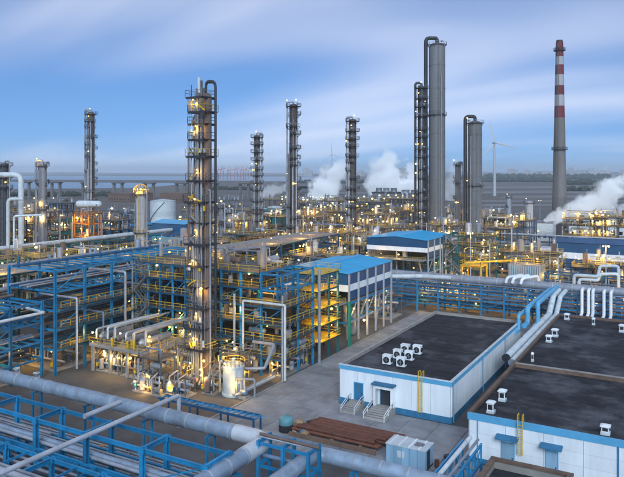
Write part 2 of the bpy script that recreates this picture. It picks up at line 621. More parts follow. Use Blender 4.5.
def rack(label, axis, c0, c1, a0, a1, step, levels, m, npipes=6, seed=0, name='pipe_rack', deck=None, railm=None, col=0.36, cat='pipe rack', lamps=(), brace=True, lampp=0, colm=None, pr=(0.07, 0.26), pmats=None, group=None, toppipes=2, joists=0, gird=1.0):
    """steel pipe rack running along one grid axis; columns, beams, girders and pipes are its parts"""
    rng = random.Random(seed)

    def W(c, a, z):
        return (c, a, z) if axis == 'y' else (a, c, z)
    root = thing(name, label, cat, W((c0 + c1) / 2, (a0 + a1) / 2, 0), group)
    n_ = max(1, round((a1 - a0) / step))
    top = levels[-1]
    for k in range(n_ + 1):
        a = a0 + (a1 - a0) * k / n_
        for c in (c0, c1):
            bar(root, 'column', W(c, a, 0), W(c, a, top + 0.25), col, col, colm or m, 'ibeam')
        if gird > 1:
            for c in (c0, c1):
                for z in levels:
                    h2 = col / 2 + .012
                    bar(root, 'joint_plate', W(c - h2, a - .42, z - .05), W(c - h2, a + .42, z - .05), .03, .62, m)
                    bar(root, 'joint_plate', W(c + h2, a - .42, z - .05), W(c + h2, a + .42, z - .05), .03, .62, m)
        for z in levels:
            bar(root, 'beam', W(c0, a, z), W(c1, a, z), .22 * gird, .36 * gird, m, 'ibeam')
    for z in levels:
        for c in (c0, c1):
            bar(root, 'girder', W(c, a0 - .2, z - .06), W(c, a1 + .2, z - .06), .2 * gird, .30 * gird, m, 'ibeam')
    for k in range(n_ * (joists + 1)):
        if joists and k % (joists + 1):
            a = a0 + (a1 - a0) * k / (n_ * (joists + 1))
            for z in levels:
                bar(root, 'joist', W(c0, a, z - .03), W(c1, a, z - .03), .14, .22, m, 'ibeam')
    if brace:
        for k in range(0, n_, 2):
            p, q = a0 + (a1 - a0) * k / n_, a0 + (a1 - a0) * (k + 1) / n_
            for lo, hi in zip([0.2] + levels[:-1], levels):
                if rng.random() < .55:
                    bar(root, 'brace', W(c1 if axis == 'y' else c0, p, lo), W(c1 if axis == 'y' else c0, q, hi), .14, .14, m)
    pmats = pmats or [ALU, ALU, ALU2, PIPEB, GREY, DARK, RUSTY]
    for z in levels:
        if deck and z == levels[-1]:
            continue
        c = c0 + .5
        for _ in range(npipes if z != levels[-1] else min(npipes, toppipes)):
            r_ = rng.uniform(*pr)
            c += r_ + rng.uniform(.15, .9) * (c1 - c0) / max(npipes, 1) / 1.3
            if c + r_ > c1 - .3:
                break
            s0 = a0 - .6 if rng.random() < .8 else a0 + rng.uniform(.1, .4) * (a1 - a0)
            s1 = a1 + .6 if rng.random() < .8 else a1 - rng.uniform(.1, .4) * (a1 - a0)
            bar(root, 'pipe', W(c, s0, z + .19 + r_), W(c, s1, z + .19 + r_), r_, r_, rng.choice(pmats), 'cyl')
            c += r_
    if deck:
        bar_box(root, 'deck', *(W(c0 - .3, a0 - .3, 0)[:2]), *(W(c1 + .3, a1 + .3, 0)[:2]), top + .185, top + .30, deck)
        rb = MB()
        x0, y0 = W(c0 - .25, a0 - .25, 0)[:2]; x1, y1 = W(c1 + .25, a1 + .25, 0)[:2]
        rail(rb, rect(x0, x1, y0, y1, top + .30), closed=True, step=2.0)
        build('handrail', rb, railm or YEL, root)
    for (c, a, z, pw) in lamps:
        lamp(root, W(c, a, z), pw)
    return root


def bar_box(root, name, x0, y0, x1, y1, z0, z1, m):
    o = bpy.data.objects.new(name, unit('box', m))
    COL.objects.link(o)
    o.scale = (abs(x1 - x0), abs(y1 - y0), z1 - z0)
    o.parent = root
    o.location = Vector(((x0 + x1) / 2, (y0 + y1) / 2, z0)) - (wl(root) if root is not None else Vector())
    return o


def vessel_v(root, x, y, z0, z1, r, m, name='drum'):
    o = bar(root, name, (x, y, z0), (x, y, z1), r, r, m, 'drum')
    return o


def vessel_h(root, p, q, r, m, name='drum'):
    return bar(root, name, p, q, r, r, m, 'drum')


def stair(root, x, y, z0, z1, m, dirx=1, run=None):
    """one flight with stringers, treads and rails, along +-x"""
    n_ = max(4, int((z1 - z0) / .25)); run = run or (z1 - z0) * 1.05
    mb = MB()
    for yy in (-.4, .4):
        mb.bar((x, y + yy, z0), (x + dirx * run, y + yy, z1), .06, .22)
        mb.bar((x, y + yy, z0 + 1), (x + dirx * run, y + yy, z1 + 1), .06)
        for k in range(0, 4):
            u = k / 3
            c = Vector((x + dirx * run * u, y + yy, z0 + (z1 - z0) * u))
            mb.bar(c, c + Vector((0, 0, 1)), .05)
    for k in range(1, n_):
        u = k / n_
        cx, cz = x + dirx * run * u, z0 + (z1 - z0) * u
        mb.box(cx - .13, cx + .13, y - .37, y + .37, cz - .02, cz + .02)
    build('stair', mb, m, root)


def frame(label, x0, x1, y0, y1, levels, nx, ny, m, seed=0, floor=GRAT, railm=YEL, gear=1.0, lamps=3, lampp=0, name='process_structure', cat='steel frame', colm=None, group=None, tall=True, gmats=None, stairs=True, lampr=.2, rail_step=2.0, beams=.3, col=.34, pipes=4):
    """open steel process structure: columns, beams, floors, rails, drums, exchangers, risers and lamps as parts"""
    rng = random.Random(seed)
    root = thing(name, label, cat, ((x0 + x1) / 2, (y0 + y1) / 2, 0), group)
    gmats = gmats or [ALU, ALU2, SHELL, GREY, ALU, RUSTY]
    xs = [x0 + (x1 - x0) * i / nx for i in range(nx + 1)]
    ys = [y0 + (y1 - y0) * i / ny for i in range(ny + 1)]
    top = levels[-1]
    for i, x in enumerate(xs):
        for j, y in enumerate(ys):
            bar(root, 'column', (x, y, 0), (x, y, top + .3), col, col, colm or m, 'ibeam')
    for z in levels:
        for x in xs:
            bar(root, 'beam', (x, y0, z), (x, y1, z), beams * .6, beams, m, 'ibeam')
        for y in ys:
            bar(root, 'beam', (x0, y, z - .03), (x1, y, z - .03), beams * .6, beams, m, 'ibeam')
    fls = []
    for z in levels:
        fx0, fx1 = x0 - .5, x1 + .5
        if rng.random() < .35:
            if rng.random() < .5:
                fx0 = xs[1] if nx > 1 else x0
            else:
                fx1 = xs[-2] if nx > 1 else x1
        bar_box(root, 'floor', fx0, y0 - .5, fx1, y1 + .5, z + beams / 2 + .01, z + beams / 2 + .08, floor)
        rb = MB()
        rail(rb, rect(fx0 + .05, fx1 - .05, y0 - .45, y1 + .45, z + beams / 2 + .08), closed=True, step=rail_step, t=.07)
        build('handrail', rb, railm, root)
        fls.append((z + beams / 2 + .08, fx0, fx1))
    for y in (y0, y1):
        for i in range(nx):
            for lo, hi in zip([.1] + levels[:-1], levels):
                if rng.random() < .3:
                    bar(root, 'brace', (xs[i], y, lo), (xs[i + 1], y, hi), .13, .13, m)
    # equipment on every floor
    area = (x1 - x0) * (y1 - y0)
    decks = [(0.05, x0, x1)] + fls
    for k, (z, a, b_) in enumerate(decks):
        room = (levels[k] - z - .4) if k < len(levels) else (4.5 if tall else 2.5)
        cnt = int(max(1, area / 26) * gear * rng.uniform(.7, 1.3))
        for _ in range(cnt):
            x = rng.uniform(a + 1, b_ - 1); y = rng.uniform(y0 + .8, y1 - .8)
            t_ = rng.random(); gm = rng.choice(gmats)
            if t_ < .38:
                h_ = room * rng.uniform(.5, .95); r_ = min(rng.uniform(.35, 1.0), h_ * .45)
                vessel_v(root, x, y, z, z + h_, r_, gm)
                bar(root, 'pipe', (x + r_ * .6, y, z + h_ * .8), (x + r_ * .6, y, z + min(room + .5, h_ + 1.5)), .1, .1, rng.choice([ALU, GREY]), 'cyl')
            elif t_ < .68:
                L_ = rng.uniform(2.5, 5); r_ = min(rng.uniform(.35, .8), room * .3)
                ax = rng.random() < .5
                zc = z + r_ + .5
                if ax:
                    xe = min(b_ - .3, x + L_)
                    vessel_h(root, (xe - L_, y, zc), (xe, y, zc), r_, gm, 'exchanger')
                    for xx in (xe - L_ * .75, xe - L_ * .25):
                        bar_box(root, 'saddle', xx - .15, y - r_ * .8, xx + .15, y + r_ * .8, z, zc - r_ * .6, CONC)
                else:
                    ye = min(y1 - .3, y + L_)
                    vessel_h(root, (x, ye - L_, zc), (x, ye, zc), r_, gm, 'exchanger')
                    for yy in (ye - L_ * .75, ye - L_ * .25):
                        bar_box(root, 'saddle', x - r_ * .8, yy - .15, x + r_ * .8, yy + .15, z, zc - r_ * .6, CONC)
            else:
                zz = z + room * rng.uniform(.3, .8)
                mb = MB()
                xa, ya = rng.uniform(a, b_), rng.uniform(y0, y1)
                r_ = rng.uniform(.09, .22)
                pts = [(x, y, z), (x, y, zz), (xa, y, zz), (xa, ya, zz), (xa, ya, zz + rng.choice([-1, 1]) * min(1.2, (zz - z) * .8))]
                mb.path(pts, r_, n=8)
                build('pipe', mb, rng.choice([ALU, ALU2, GREY, PIPEB]), root)
    for _ in range(pipes):
        x = rng.choice([x0 - .35, x1 + .35, rng.uniform(x0, x1)]); y = rng.choice([y0 - .45, y0 - .7, y1 + .4])
        r_ = rng.uniform(.1, .3)
        bar(root, 'riser_pipe', (x, y, 0), (x, y, top * rng.uniform(.6, 1.08)), r_, r_, rng.choice([ALU, ALU2, PALE, GREY]), 'cyl')
    if stairs and len(levels) > 1:
        for k, (lo, hi) in enumerate(zip([0.05] + levels[:-1], levels)):
            stair(root, x0 + .8 if k % 2 == 0 else min(x1 - .6, x0 + 1 + (hi - lo) * 1.05), y0 - 1.1, lo + .2, hi + .2, GREY, 1 if k % 2 == 0 else -1)
    for k in range(lamps):
        z, a, b_ = rng.choice(decks)
        lamp(root, (rng.uniform(a, b_), rng.choice([y0 - .3, y0 + .8, (y0 + y1) / 2]), z + rng.uniform(2.0, 2.6)), lampp, lampr, white=rng.random() < .4)
    return root


def tower(label, x, y, ztop, r, m, nplat, z0plat=8, overhead=0.3, oside=(1, 0), lamps=4, lampp=0, ladder=True, twin=None, seed=0, name='distillation_tower', skirt=4.0, railm=GREY, plat_w=1.3, riser=3, lampr=.25, full=False, cone=None, cat='tower', platm=DARK, over_m=None):
    """tall process column: shell, platforms with rails, ladders, overhead line, risers, lamps"""
    rng = random.Random(seed)
    root = thing(name, label, cat, (x, y, 0))
    mb = MB()
    prof = [(r * 1.12, 0), (r * 1.0, skirt), (r, skirt + .1)]
    z = skirt
    sec = max(4.0, (ztop - skirt) / 9)
    rr = r
    while z + sec < ztop - r * .5:
        z += sec
        if cone and z > cone[0]:
            rr = cone[1]
        prof += [(rr, z - .12), (rr * 1.035, z - .1), (rr * 1.035, z + .1), (rr, z + .12)]
    prof += [(rr, ztop - rr * .5), (rr * .93, ztop - rr * .28), (rr * .7, ztop - rr * .1), (rr * .3, ztop), (.05, ztop + .02)]
    mb.lathe(prof, 24, (x, y, 0))
    build('shell', mb, m, root)
    # platforms
    zs = [z0plat + (ztop - 1.0 - z0plat) * k / max(1, nplat - 1) for k in range(nplat)]
    gap = zs[1] - zs[0] if nplat > 1 else 0
    zs = [z + rng.uniform(-.28, .28) * gap if 0 < k < nplat - 1 else z for k, z in enumerate(zs)]
    for k, z in enumerate(zs):
        a0 = rng.choice([0, .5, 1, 1.5]) * math.pi
        span = 2 * math.pi if (full or k == nplat - 1) else rng.choice([1.0, 1.2, 1.5]) * math.pi
        ro, ri = r + plat_w, r * 1.04
        n_ = 20
        b1 = MB(); rs_ = []
        for i in range(n_ + 1):
            t_ = a0 + span * i / n_
            c_, s_ = math.cos(t_), math.sin(t_)
            rs_.append([(x + c_ * ri, y + s_ * ri, z), (x + c_ * ro, y + s_ * ro, z), (x + c_ * ro, y + s_ * ro, z + .14), (x + c_ * ri, y + s_ * ri, z + .14)])
        b1.quadgrid(rs_, smooth=False)
        for i in range(0, n_ + 1, 5):
            t_ = a0 + span * i / n_
            c_, s_ = math.cos(t_), math.sin(t_)
            b1.bar((x + c_ * ri * .97, y + s_ * ri * .97, z - 1.1), (x + c_ * (ro - .2), y + s_ * (ro - .2), z - .02), .12)
        pl = build('platform', b1, platm, root)
        b2 = MB()
        rail(b2, [(x + math.cos(a0 + span * i / 12) * (ro - .06), y + math.sin(a0 + span * i / 12) * (ro - .06), z + .14) for i in range(13)], step=3, t=.08)
        o = build('handrail', b2, railm, pl)
        # nozzle / manway stub
        t_ = a0 + span * .4
        bar(root, 'manway', (x + math.cos(t_) * r * .9, y + math.sin(t_) * r * .9, z + 1.2), (x + math.cos(t_) * (r + .6), y + math.sin(t_) * (r + .6), z + 1.2), .35, .35, ALU2, 'cyl')
    if ladder:
        t_ = -math.pi / 2 + .5
        b3 = MB()
        lx, ly = x + math.cos(t_) * (r + .35), y + math.sin(t_) * (r + .35)
        for s_ in (-.25, .25):
            b3.bar((lx + s_, ly, .1), (lx + s_, ly, ztop), .07)
        for k in range(int(ztop / .9)):
            b3.bar((lx - .25, ly, .5 + k * .9), (lx + .25, ly, .5 + k * .9), .05)
        for k in range(int(ztop / 1.8)):
            zz = 2.5 + k * 1.8
            if zz > ztop:
                break
            hp = [(lx + .42 * math.cos(q_), ly - .05 + .62 * math.sin(q_), zz) for q_ in (0, -.8, -1.57, -2.35, -3.14)]
            for p_, q_ in zip(hp, hp[1:]):
                b3.bar(p_, q_, .05)
        build('ladder_cage', b3, railm, root)
    if overhead:
        ox, oy = oside
        d = r + overhead + .55
        b4 = MB()
        b4.path([(x, y, ztop - .2), (x, y, ztop + overhead * 2.6), (x + ox * d, y + oy * d, ztop + overhead * 2.6), (x + ox * d, y + oy * d, 3)], overhead, bend=overhead * 2.2, n=12, bands=6)
        build('overhead_pipe', b4, over_m or ALU2, root)
    for k in range(riser):
        t_ = rng.uniform(-2.9, -.2)
        rp_ = rng.uniform(.1, .22)
        zt = ztop * rng.uniform(.5, .97)
        dd = r + rp_ + .25
        b5 = MB()
        b5.path([(x + math.cos(t_) * r * .8, y + math.sin(t_) * r * .8, zt), (x + math.cos(t_) * dd, y + math.sin(t_) * dd, zt), (x + math.cos(t_) * dd, y + math.sin(t_) * dd, 2)], rp_, n=8)
        build('riser_pipe', b5, rng.choice([ALU, ALU2, GREY]), root)
    for k in range(lamps):
        z = rng.choice(zs) if k else zs[-1]
        t_ = -math.pi / 2 + rng.uniform(-1.1, 1.1)
        lamp(root, (x + math.cos(t_) * (r + plat_w * .7), y + math.sin(t_) * (r + plat_w * .7), z + 2.3), lampp, lampr, white=rng.random() < .3)
    return root


def pipe_thing(label, pts, r, m, bands=3.0, name='pipe', bend=None, n=20, saddles=(), sm=None, group=None, cat='pipe'):
    p0 = Vector(pts[0])
    root = thing(name, label, cat, (p0.x, p0.y, 0), group)
    b_ = MB(); b_.path(pts, r, bend=bend, n=n, bands=bands)
    build('pipe_run', b_, m, root)
    if r >= .4:
        for c, d in b_.bands:
            bar(root, 'joint_band', c - d * .09, c + d * .09, r * 1.045, r * 1.045, ALU if r > .7 else m, 'cyl24')
    for (x, y, z, ax) in saddles:         # support stool: two legs, cap beam, curved shoe
        s_ = r * 1.0
        for t_ in (-1, 1):
            dx_, dy_ = (0, t_ * s_ * .8) if ax == 'x' else (t_ * s_ * .8, 0)
            bar(root, 'support_leg', (x + dx_, y + dy_, 0), (x + dx_, y + dy_, z - r - .28), .24, .24, sm or BLUE, 'ibeam')
        if ax == 'x':
            bar(root, 'support_beam', (x, y - s_ * 1.2, z - r - .16), (x, y + s_ * 1.2, z - r - .16), .26, .24, sm or BLUE, 'ibeam')
        else:
            bar(root, 'support_beam', (x - s_ * 1.2, y, z - r - .16), (x + s_ * 1.2, y, z - r - .16), .26, .24, sm or BLUE, 'ibeam')
    return root

# ================================================================== white switch-house with six roof units (building A)
AX0, AX1, AY0, AY1 = -47.5, -29.5, 91.5, 136.2


def XonY(px, Y):
    k = (px - 312) / FPX
    return Y * (k * CA - SA) / (CA + k * SA)


def YonX(px, X):
    k = (px - 312) / FPX
    return X * (CA + k * SA) / (k * CA - SA)


def panel_wall(root, x0, y0, x1, y1, z0, z1, m, wid=3.0, th=.16, rows=1, outward=(0, -1)):
    """wall of sheet panels with open seams"""
    L_ = math.hypot(x1 - x0, y1 - y0); n_ = max(1, round(L_ / wid))
    j = .018
    for k in range(n_):
        for r_ in range(rows):
            u0, u1 = (k / n_) + j / L_, ((k + 1) / n_) - j / L_
            a = Vector((x0 + (x1 - x0) * u0, y0 + (y1 - y0) * u0)); b_ = Vector((x0 + (x1 - x0) * u1, y0 + (y1 - y0) * u1))
            za, zb = z0 + (z1 - z0) * r_ / rows + (j if r_ else 0), z0 + (z1 - z0) * (r_ + 1) / rows
            ox, oy = outward[0] * th, outward[1] * th
            bar_box(root, 'wall_panel', min(a.x, b_.x, a.x + ox), min(a.y, b_.y, a.y + oy), max(a.x, b_.x, a.x + ox), max(a.y, b_.y, a.y + oy), za, zb, m)


def flat_roof(root, x0, x1, y0, y1, z, m, strip=2.0, axis='y'):
    """bitumen sheets lapped side by side"""
    n_ = max(1, round((x1 - x0) / strip)) if axis == 'y' else max(1, round((y1 - y0) / strip))
    for k in range(n_):
        dz = random.uniform(0, .012) + (k % 2) * .014
        if axis == 'y':
            a, b_ = x0 + (x1 - x0) * k / n_, x0 + (x1 - x0) * (k + 1) / n_
            bar_box(root, 'roofing_sheet', a, y0, b_ - .035, y1, z, z + .03 + dz, m)
        else:
            a, b_ = y0 + (y1 - y0) * k / n_, y0 + (y1 - y0) * (k + 1) / n_
            bar_box(root, 'roofing_sheet', x0, a, x1, b_ - .035, z, z + .03 + dz, m)


A = thing('switch_house', 'white flat-roofed building with six fan units on its dark roof', 'building', ((AX0 + AX1) / 2, (AY0 + AY1) / 2, 0))
bar_box(A, 'core', AX0 + .2, AY0 + .2, AX1 - .2, AY1 - .2, 0, 5.45, GREY)
panel_wall(A, AX0 + .17, AY0 + .17, AX1 - .17, AY0 + .17, .95, 5.35, WHITE, 3.0)
panel_wall(A, AX1 - .17, AY0 + .17, AX1 - .17, AY1 - .17, .95, 5.35, WHITE, 5.0, outward=(1, 0))
panel_wall(A, AX0 + .17, AY0 + .17, AX0 + .17, AY1 - .17, .95, 5.35, WHITE, 5.0, outward=(-1, 0))
panel_wall(A, AX0 + .17, AY1 - .17, AX1 - .17, AY1 - .17, .95, 5.35, WHITE, 3.0, outward=(0, 1))
for nm, z0, z1, m, e in (('plinth', 0.02, .95, PLINTH, .05), ('parapet', 5.36, 6.0, LBLUE, .06)):
    bar_box(A, nm, AX0 - e, AY0 - e, AX1 + e, AY0 + .28, z0, z1, m)
    bar_box(A, nm, AX1 - .28, AY0 + .29, AX1 + e, AY1 - .29, z0, z1, m)
    bar_box(A, nm, AX0 - e, AY0 + .29, AX0 + .28, AY1 - .29, z0, z1, CONC if nm == 'parapet' else m)
    bar_box(A, nm, AX0 - e, AY1 - .28, AX1 + e, AY1 + e, z0, z1, CONC if nm == 'parapet' else m)
for (x0, x1, y0, y1) in ((AX0 - .12, AX1 + .12, AY0 - .12, AY0 + .34), (AX1 - .34, AX1 + .12, AY0 + .35, AY1 - .35), (AX0 - .12, AX0 + .34, AY0 + .35, AY1 - .35), (AX0 - .12, AX1 + .12, AY1 - .34, AY1 + .12)):
    bar_box(A, 'coping', x0, y0, x1, y1, 6.003, 6.09, CABROOF if y0 < AY0 or x0 > AX0 + 3 else CONC)
flat_roof(A, AX0 + .28, AX1 - .28, AY0 + .28, AY1 - .28, 5.5, BITU, 1.1, 'x')
for x in (AX1 + .06,):
    for y in (AY0 + .5, AY0 + 16, AY0 + 31):
        bar(A, 'downpipe', (x + .12, y, .1), (x + .12, y, 5.9), .07, .07, LBLUE, 'cyl')


def door(root, x0, x1, y, z0, z1, m, leaf=True):
    """door set in the wall that faces -y"""
    d = bar_box(root, 'door', x0 + .1, y - .06, x1 - .1, y + .05, z0, z1 - .1, m)
    for a, b_, c, e in ((x0, x0 + .1, z0, z1), (x1 - .1, x1, z0, z1), (x0 + .1, x1 - .1, z1 - .1, z1)):
        bar_box(root, 'door_frame', a, y - .1, b_, y + .05, c, e, LBLUE)
    bar_box(root, 'door_handle', x1 - .32, y - .14, x1 - .22, y - .061, z0 + 1.0, z0 + 1.2, DARK)


def ramp(root, x0, x1, y, z, L_):
    mb = MB()
    mb.quadgrid([[(x0, y, .06), (x0, y, z), (x0, y - 1.2, z), (x0, y - L_, .08), (x0, y - L_, .06)], [(x1, y, .06), (x1, y, z), (x1, y - 1.2, z), (x1, y - L_, .08), (x1, y - L_, .06)]], smooth=False)
    build('ramp', mb, CONC, root)
    for k in range(5):
        yy = y - 1.5 - (L_ - 1.6) * k / 5
        zz = z - (z - .08) * (1.5 + (L_ - 1.6) * k / 5 - 1.2) / (L_ - 1.2)
        bar_box(root, 'ramp_strip', x0 + .08, yy - .08, x1 - .08, yy + .04, zz - .06, zz + .025, GREY)
    rb = MB()
    for x in (x0 + .05, x1 - .05):
        rb = MB()
        rail(rb, [(x, y - .1, z), (x, y - 1.2, z), (x, y - L_, .08)], h=.95, step=1.5, t=.08)
        build('handrail', rb, WHITE2, root)


yf = AY0
door(A, XonY(354, yf), XonY(363.5, yf), yf, 1.0, 3.7, PLINTH)
ramp(A, XonY(351.5, yf), XonY(365, yf), yf - .06, .95, 3.6)
xa, xb = XonY(377, yf), XonY(394, yf)
door(A, xa + .5, xb - .4, yf, 1.0, 3.5, DARK)
for x in (xa, xb):
    bar_box(A, 'porch_post', x - .18, yf - 1.0, x + .18, yf - .08, .98, 4.1, WHITE2)
bar_box(A, 'porch_lintel', xa + .2, yf - 1.0, xb - .2, yf - .09, 3.6, 4.08, WHITE2)
bar_box(A, 'porch_canopy', xa - .4, yf - 1.3, xb + .4, yf - .07, 4.11, 4.35, PLINTH)
ramp(A, xa - .3, xb + .3, yf - .06, .95, 4.2)


def wall_ladder(root, x, y, z0, z1):
    mb = MB()
    for s_ in (-.28, .28):
        mb.bar((x + s_, y - .3, z0), (x + s_, y - .3, z1 + .9), .09)
        mb.bar((x + s_, y - .3, z1 + .9), (x + s_, y + .5, z1 + .9), .08)
        mb.bar((x + s_, y + .5, z1 + .9), (x + s_, y + .5, z1 - .2), .08)
    for k in range(int((z1 - z0) / .32) + 1):
        mb.bar((x - .28, y - .3, z0 + k * .32), (x + .28, y - .3, z0 + k * .32), .06)
    for z in (z0 + .4, (z0 + z1) / 2, z1 - .3):
        mb.bar((x - .28, y - .3, z), (x - .28, y, z), .06)
        mb.bar((x + .28, y - .3, z), (x + .28, y, z), .06)
    build('ladder', mb, YEL, root)


wall_ladder(A, XonY(421, yf), yf - .07, 1.0, 6.0)

# six roof units
ac_spots = [(387.5, 364.5), (398, 359), (405.5, 353.5), (401.5, 367), (409.5, 360.5), (417.5, 354.5)]
ac_lab = ['white fan unit nearest the roof edge in the left row on the switch house', 'white fan unit in the middle of the left row on the switch house roof',
          'white fan unit farthest back in the left row on the switch house roof', 'white fan unit nearest the roof edge in the right row on the switch house',
          'white fan unit in the middle of the right row on the switch house roof', 'white fan unit farthest back in the right row on the switch house roof']
fan_me = MB()
for k in range(5):
    t_ = 2 * math.pi * k / 5
    fan_me.bar((0, -.60, 0), (.36 * math.cos(t_), -.60, .36 * math.sin(t_)), .16, .03)
fan_me = fan_me.mesh('fan', GREY)


def roof_unit(label, x, y, z, w_=1.35, d_=.95, h_=1.5, group='fan units on the switch house roof'):
    r_ = thing('fan_unit', label, 'air unit', (x, y, z), group)
    mb = MB(); mb.box(x - w_ / 2, x + w_ / 2, y - d_ / 2, y + d_ / 2, z + .16, z + h_)
    mb.box(x - w_ / 2 - .04, x + w_ / 2 + .04, y - d_ / 2 - .04, y + d_ / 2 + .04, z + h_ + .002, z + h_ + .08)
    build('casing', mb, WHITE2, r_)
    for s_ in (-.45, .45):
        bar_box(r_, 'foot', x + s_ - .07, y - d_ / 2, x + s_ + .07, y + d_ / 2, z, z + .158, DARK)
    for ax in ('y', 'x'):
        mb = MB()
        if ax == 'y':
            mb.tube((x, y - d_ / 2 - .09, z + .84), (x, y - d_ / 2 - .002, z + .84), .5, .5, 20)
        else:
            mb.tube((x + w_ / 2 + .002, y, z + .84), (x + w_ / 2 + .09, y, z + .84), .38, .38, 20)
        g_ = build('fan_grille', mb, BLACK, r_)
    f_ = obj('fan_blade', fan_me, r_, (x, y - d_ / 2 + .48, z + .84))
    return r_


for (px, py), lb in zip(ac_spots, ac_lab):
    p = P(px, py, 5.56)
    roof_unit(lb, p.x, p.y, 5.56)

# ================================================================== long workshop at right (building B)
BX0, BX1, BY0, BYM, BY1 = -24.0, 16.0, 81.1, 105.4, 147.0
Bd = thing('workshop', 'long white workshop with wide dark roof and light blue eaves band at right', 'building', ((BX0 + BX1) / 2, 114, 0))
bar_box(Bd, 'core', BX0 + .2, BY0 + .2, BX1 - .2, BY1 - .2, 0, 5.4, GREY)
panel_wall(Bd, BX0 + .17, BY0 + .17, BX1 - .17, BY0 + .17, .6, 5.2, WHITE, 4.6, rows=3)
panel_wall(Bd, BX0 + .17, BY0 + .17, BX0 + .17, BY1 - .17, .6, 5.2, WHITE, 6.0, rows=1, outward=(-1, 0))
panel_wall(Bd, BX1 - .17, BY0 + .17, BX1 - .17, BY1 - .17, .6, 5.2, WHITE, 6.0, rows=1, outward=(1, 0))
panel_wall(Bd, BX0 + .17, BY1 - .17, BX1 - .17, BY1 - .17, .6, 5.2, WHITE, 6.0, rows=1, outward=(0, 1))
bar_box(Bd, 'plinth', BX0 - .03, BY0 - .03, BX1, BY0 + .2, .02, .59, PLINTH)
bar_box(Bd, 'parapet', BX0 - .07, BY0 - .07, BX1 + .07, BY0 + .28, 5.22, 6.02, LBLUE)
bar_box(Bd, 'parapet', BX0 - .05, BY0 + .29, BX0 + .30, BY1, 5.22, 6.0, COPING)
bar_box(Bd, 'parapet', BX1 - .3, BY0 + .29, BX1 + .05, BY1, 5.22, 6.0, COPING)
bar_box(Bd, 'parapet', BX0 + .31, BY1 - .3, BX1 - .31, BY1 + .05, 5.22, 6.1, COPING)
bar_box(Bd, 'roof_step', BX0 + .31, BYM - .25, BX1 - .31, BYM + .25, 5.45, 6.12, COPING)
bar_box(Bd, 'coping', BX0 + .31, BYM - .3, BX1 - .31, BYM + .3, 6.123, 6.2, CONC)
bar_box(Bd, 'coping', BX0 - .12, BY0 + .3, BX0 + .36, BY1, 6.004, 6.07, COPING)
flat_roof(Bd, BX0 + .3, BX1 - .3, BY0 + .28, BYM - .25, 5.5, BITU, 1.1, 'x')
flat_roof(Bd, BX0 + .3, BX1 - .3, BYM + .25, BY1 - .3, 5.6, BITU, 1.1, 'x')
for px in (497, 541):
    xa, xb = XonY(px, BY0), XonY(px + 22, BY0)
    mb = MB()
    mb.quadgrid([[(xa, BY0 + .02, 4.15), (xa, BY0 - 1.1, 3.92), (xa, BY0 - 1.1, 3.78), (xa, BY0 + .02, 3.95)], [(xb, BY0 + .02, 4.15), (xb, BY0 - 1.1, 3.92), (xb, BY0 - 1.1, 3.78), (xb, BY0 + .02, 3.95)]], smooth=False)
    build('canopy', mb, PLINTH, Bd)
    door(Bd, xa + .5, xb - .5, BY0, .3, 3.3, CABIN)
    lamp(Bd, ((xa + xb) / 2, BY0 - .2, 3.55), 0, .06, True)
wall_ladder(Bd, XonY(520.5, BY0), BY0 - .08, 2.2, 6.0)
bar(Bd, 'downpipe', (XonY(618.5, BY0), BY0 - .16, .1), (XonY(618.5, BY0), BY0 - .16, 5.3), .08, .08, PLINTH, 'cyl')
bar(Bd, 'downpipe', (XonY(478, BY0), BY0 - .16, .1), (XonY(478, BY0), BY0 - .16, 5.3), .06, .06, LBLUE, 'cyl')


def roof_vent(label, px, py, z, s=1.0, tall=1.3):
    p = P(px, py, z)
    r_ = thing('roof_vent', label, 'roof vent', p, 'white vents on the workshop roof')
    x, y = p.x, p.y
    bar_box(r_, 'base_curb', x - .5 * s, y - .5 * s, x + .5 * s, y + .5 * s, z - .04, z + .3, CABROOF)
    mb = MB()
    mb.box(x - .42 * s, x + .42 * s, y - .42 * s, y + .42 * s, z + .302, z + tall * .8)
    build('body', mb, WHITE2, r_)
    mb = MB()
    mb.quadgrid([rect(x - .56 * s, x + .56 * s, y - .56 * s, y + .56 * s, z + tall * .8 + .002), rect(x - .56 * s, x + .56 * s, y - .56 * s, y + .56 * s, z + tall * .88), rect(x - .2 * s, x + .2 * s, y - .2 * s, y + .2 * s, z + tall)], smooth=False)
    build('cap', mb, WHITE2, r_)
    bar_box(r_, 'louvre', x - .3 * s, y - .42 * s - .03, x + .3 * s, y - .42 * s - .002, z + .45, z + tall * .7, BLACK)
    bar_box(r_, 'louvre', x + .42 * s + .002, y - .3 * s, x + .42 * s + .03, y + .3 * s, z + .45, z + tall * .7, BLACK)


roof_vent('white capped vent at the near left corner of the workshop roof', 491, 412.5, 5.56, .95, 1.55)
roof_vent('white capped vent just behind the corner vent on the workshop roof', 502.5, 400.5, 5.56, .95, 1.55)
roof_vent('white square vent near the blue eaves at far right of the workshop', 605.5, 434, 5.56, 1.0, 1.15)
roof_vent('front white vent of the close pair on the far workshop roof', 549, 342, 5.66, 1.0, 1.3)
roof_vent('back white vent of the close pair on the far workshop roof', 555, 336.5, 5.66, 1.1, 1.5)
roof_vent('thin white vent pipe just behind the roof step of the workshop', 532.5, 361.5, 5.66, .4, 1.5)
roof_vent('small white vent at the far left corner of the workshop roof', 567, 319.5, 5.66, 1.0, 1.3)
roof_vent('small white vent at the back edge of the workshop roof', 593.5, 325, 5.66, .6, 1.5)
roof_vent('white vent at the rear edge of the workshop roof near the picture edge', 622, 332, 5.66, 1.0, 1.5)

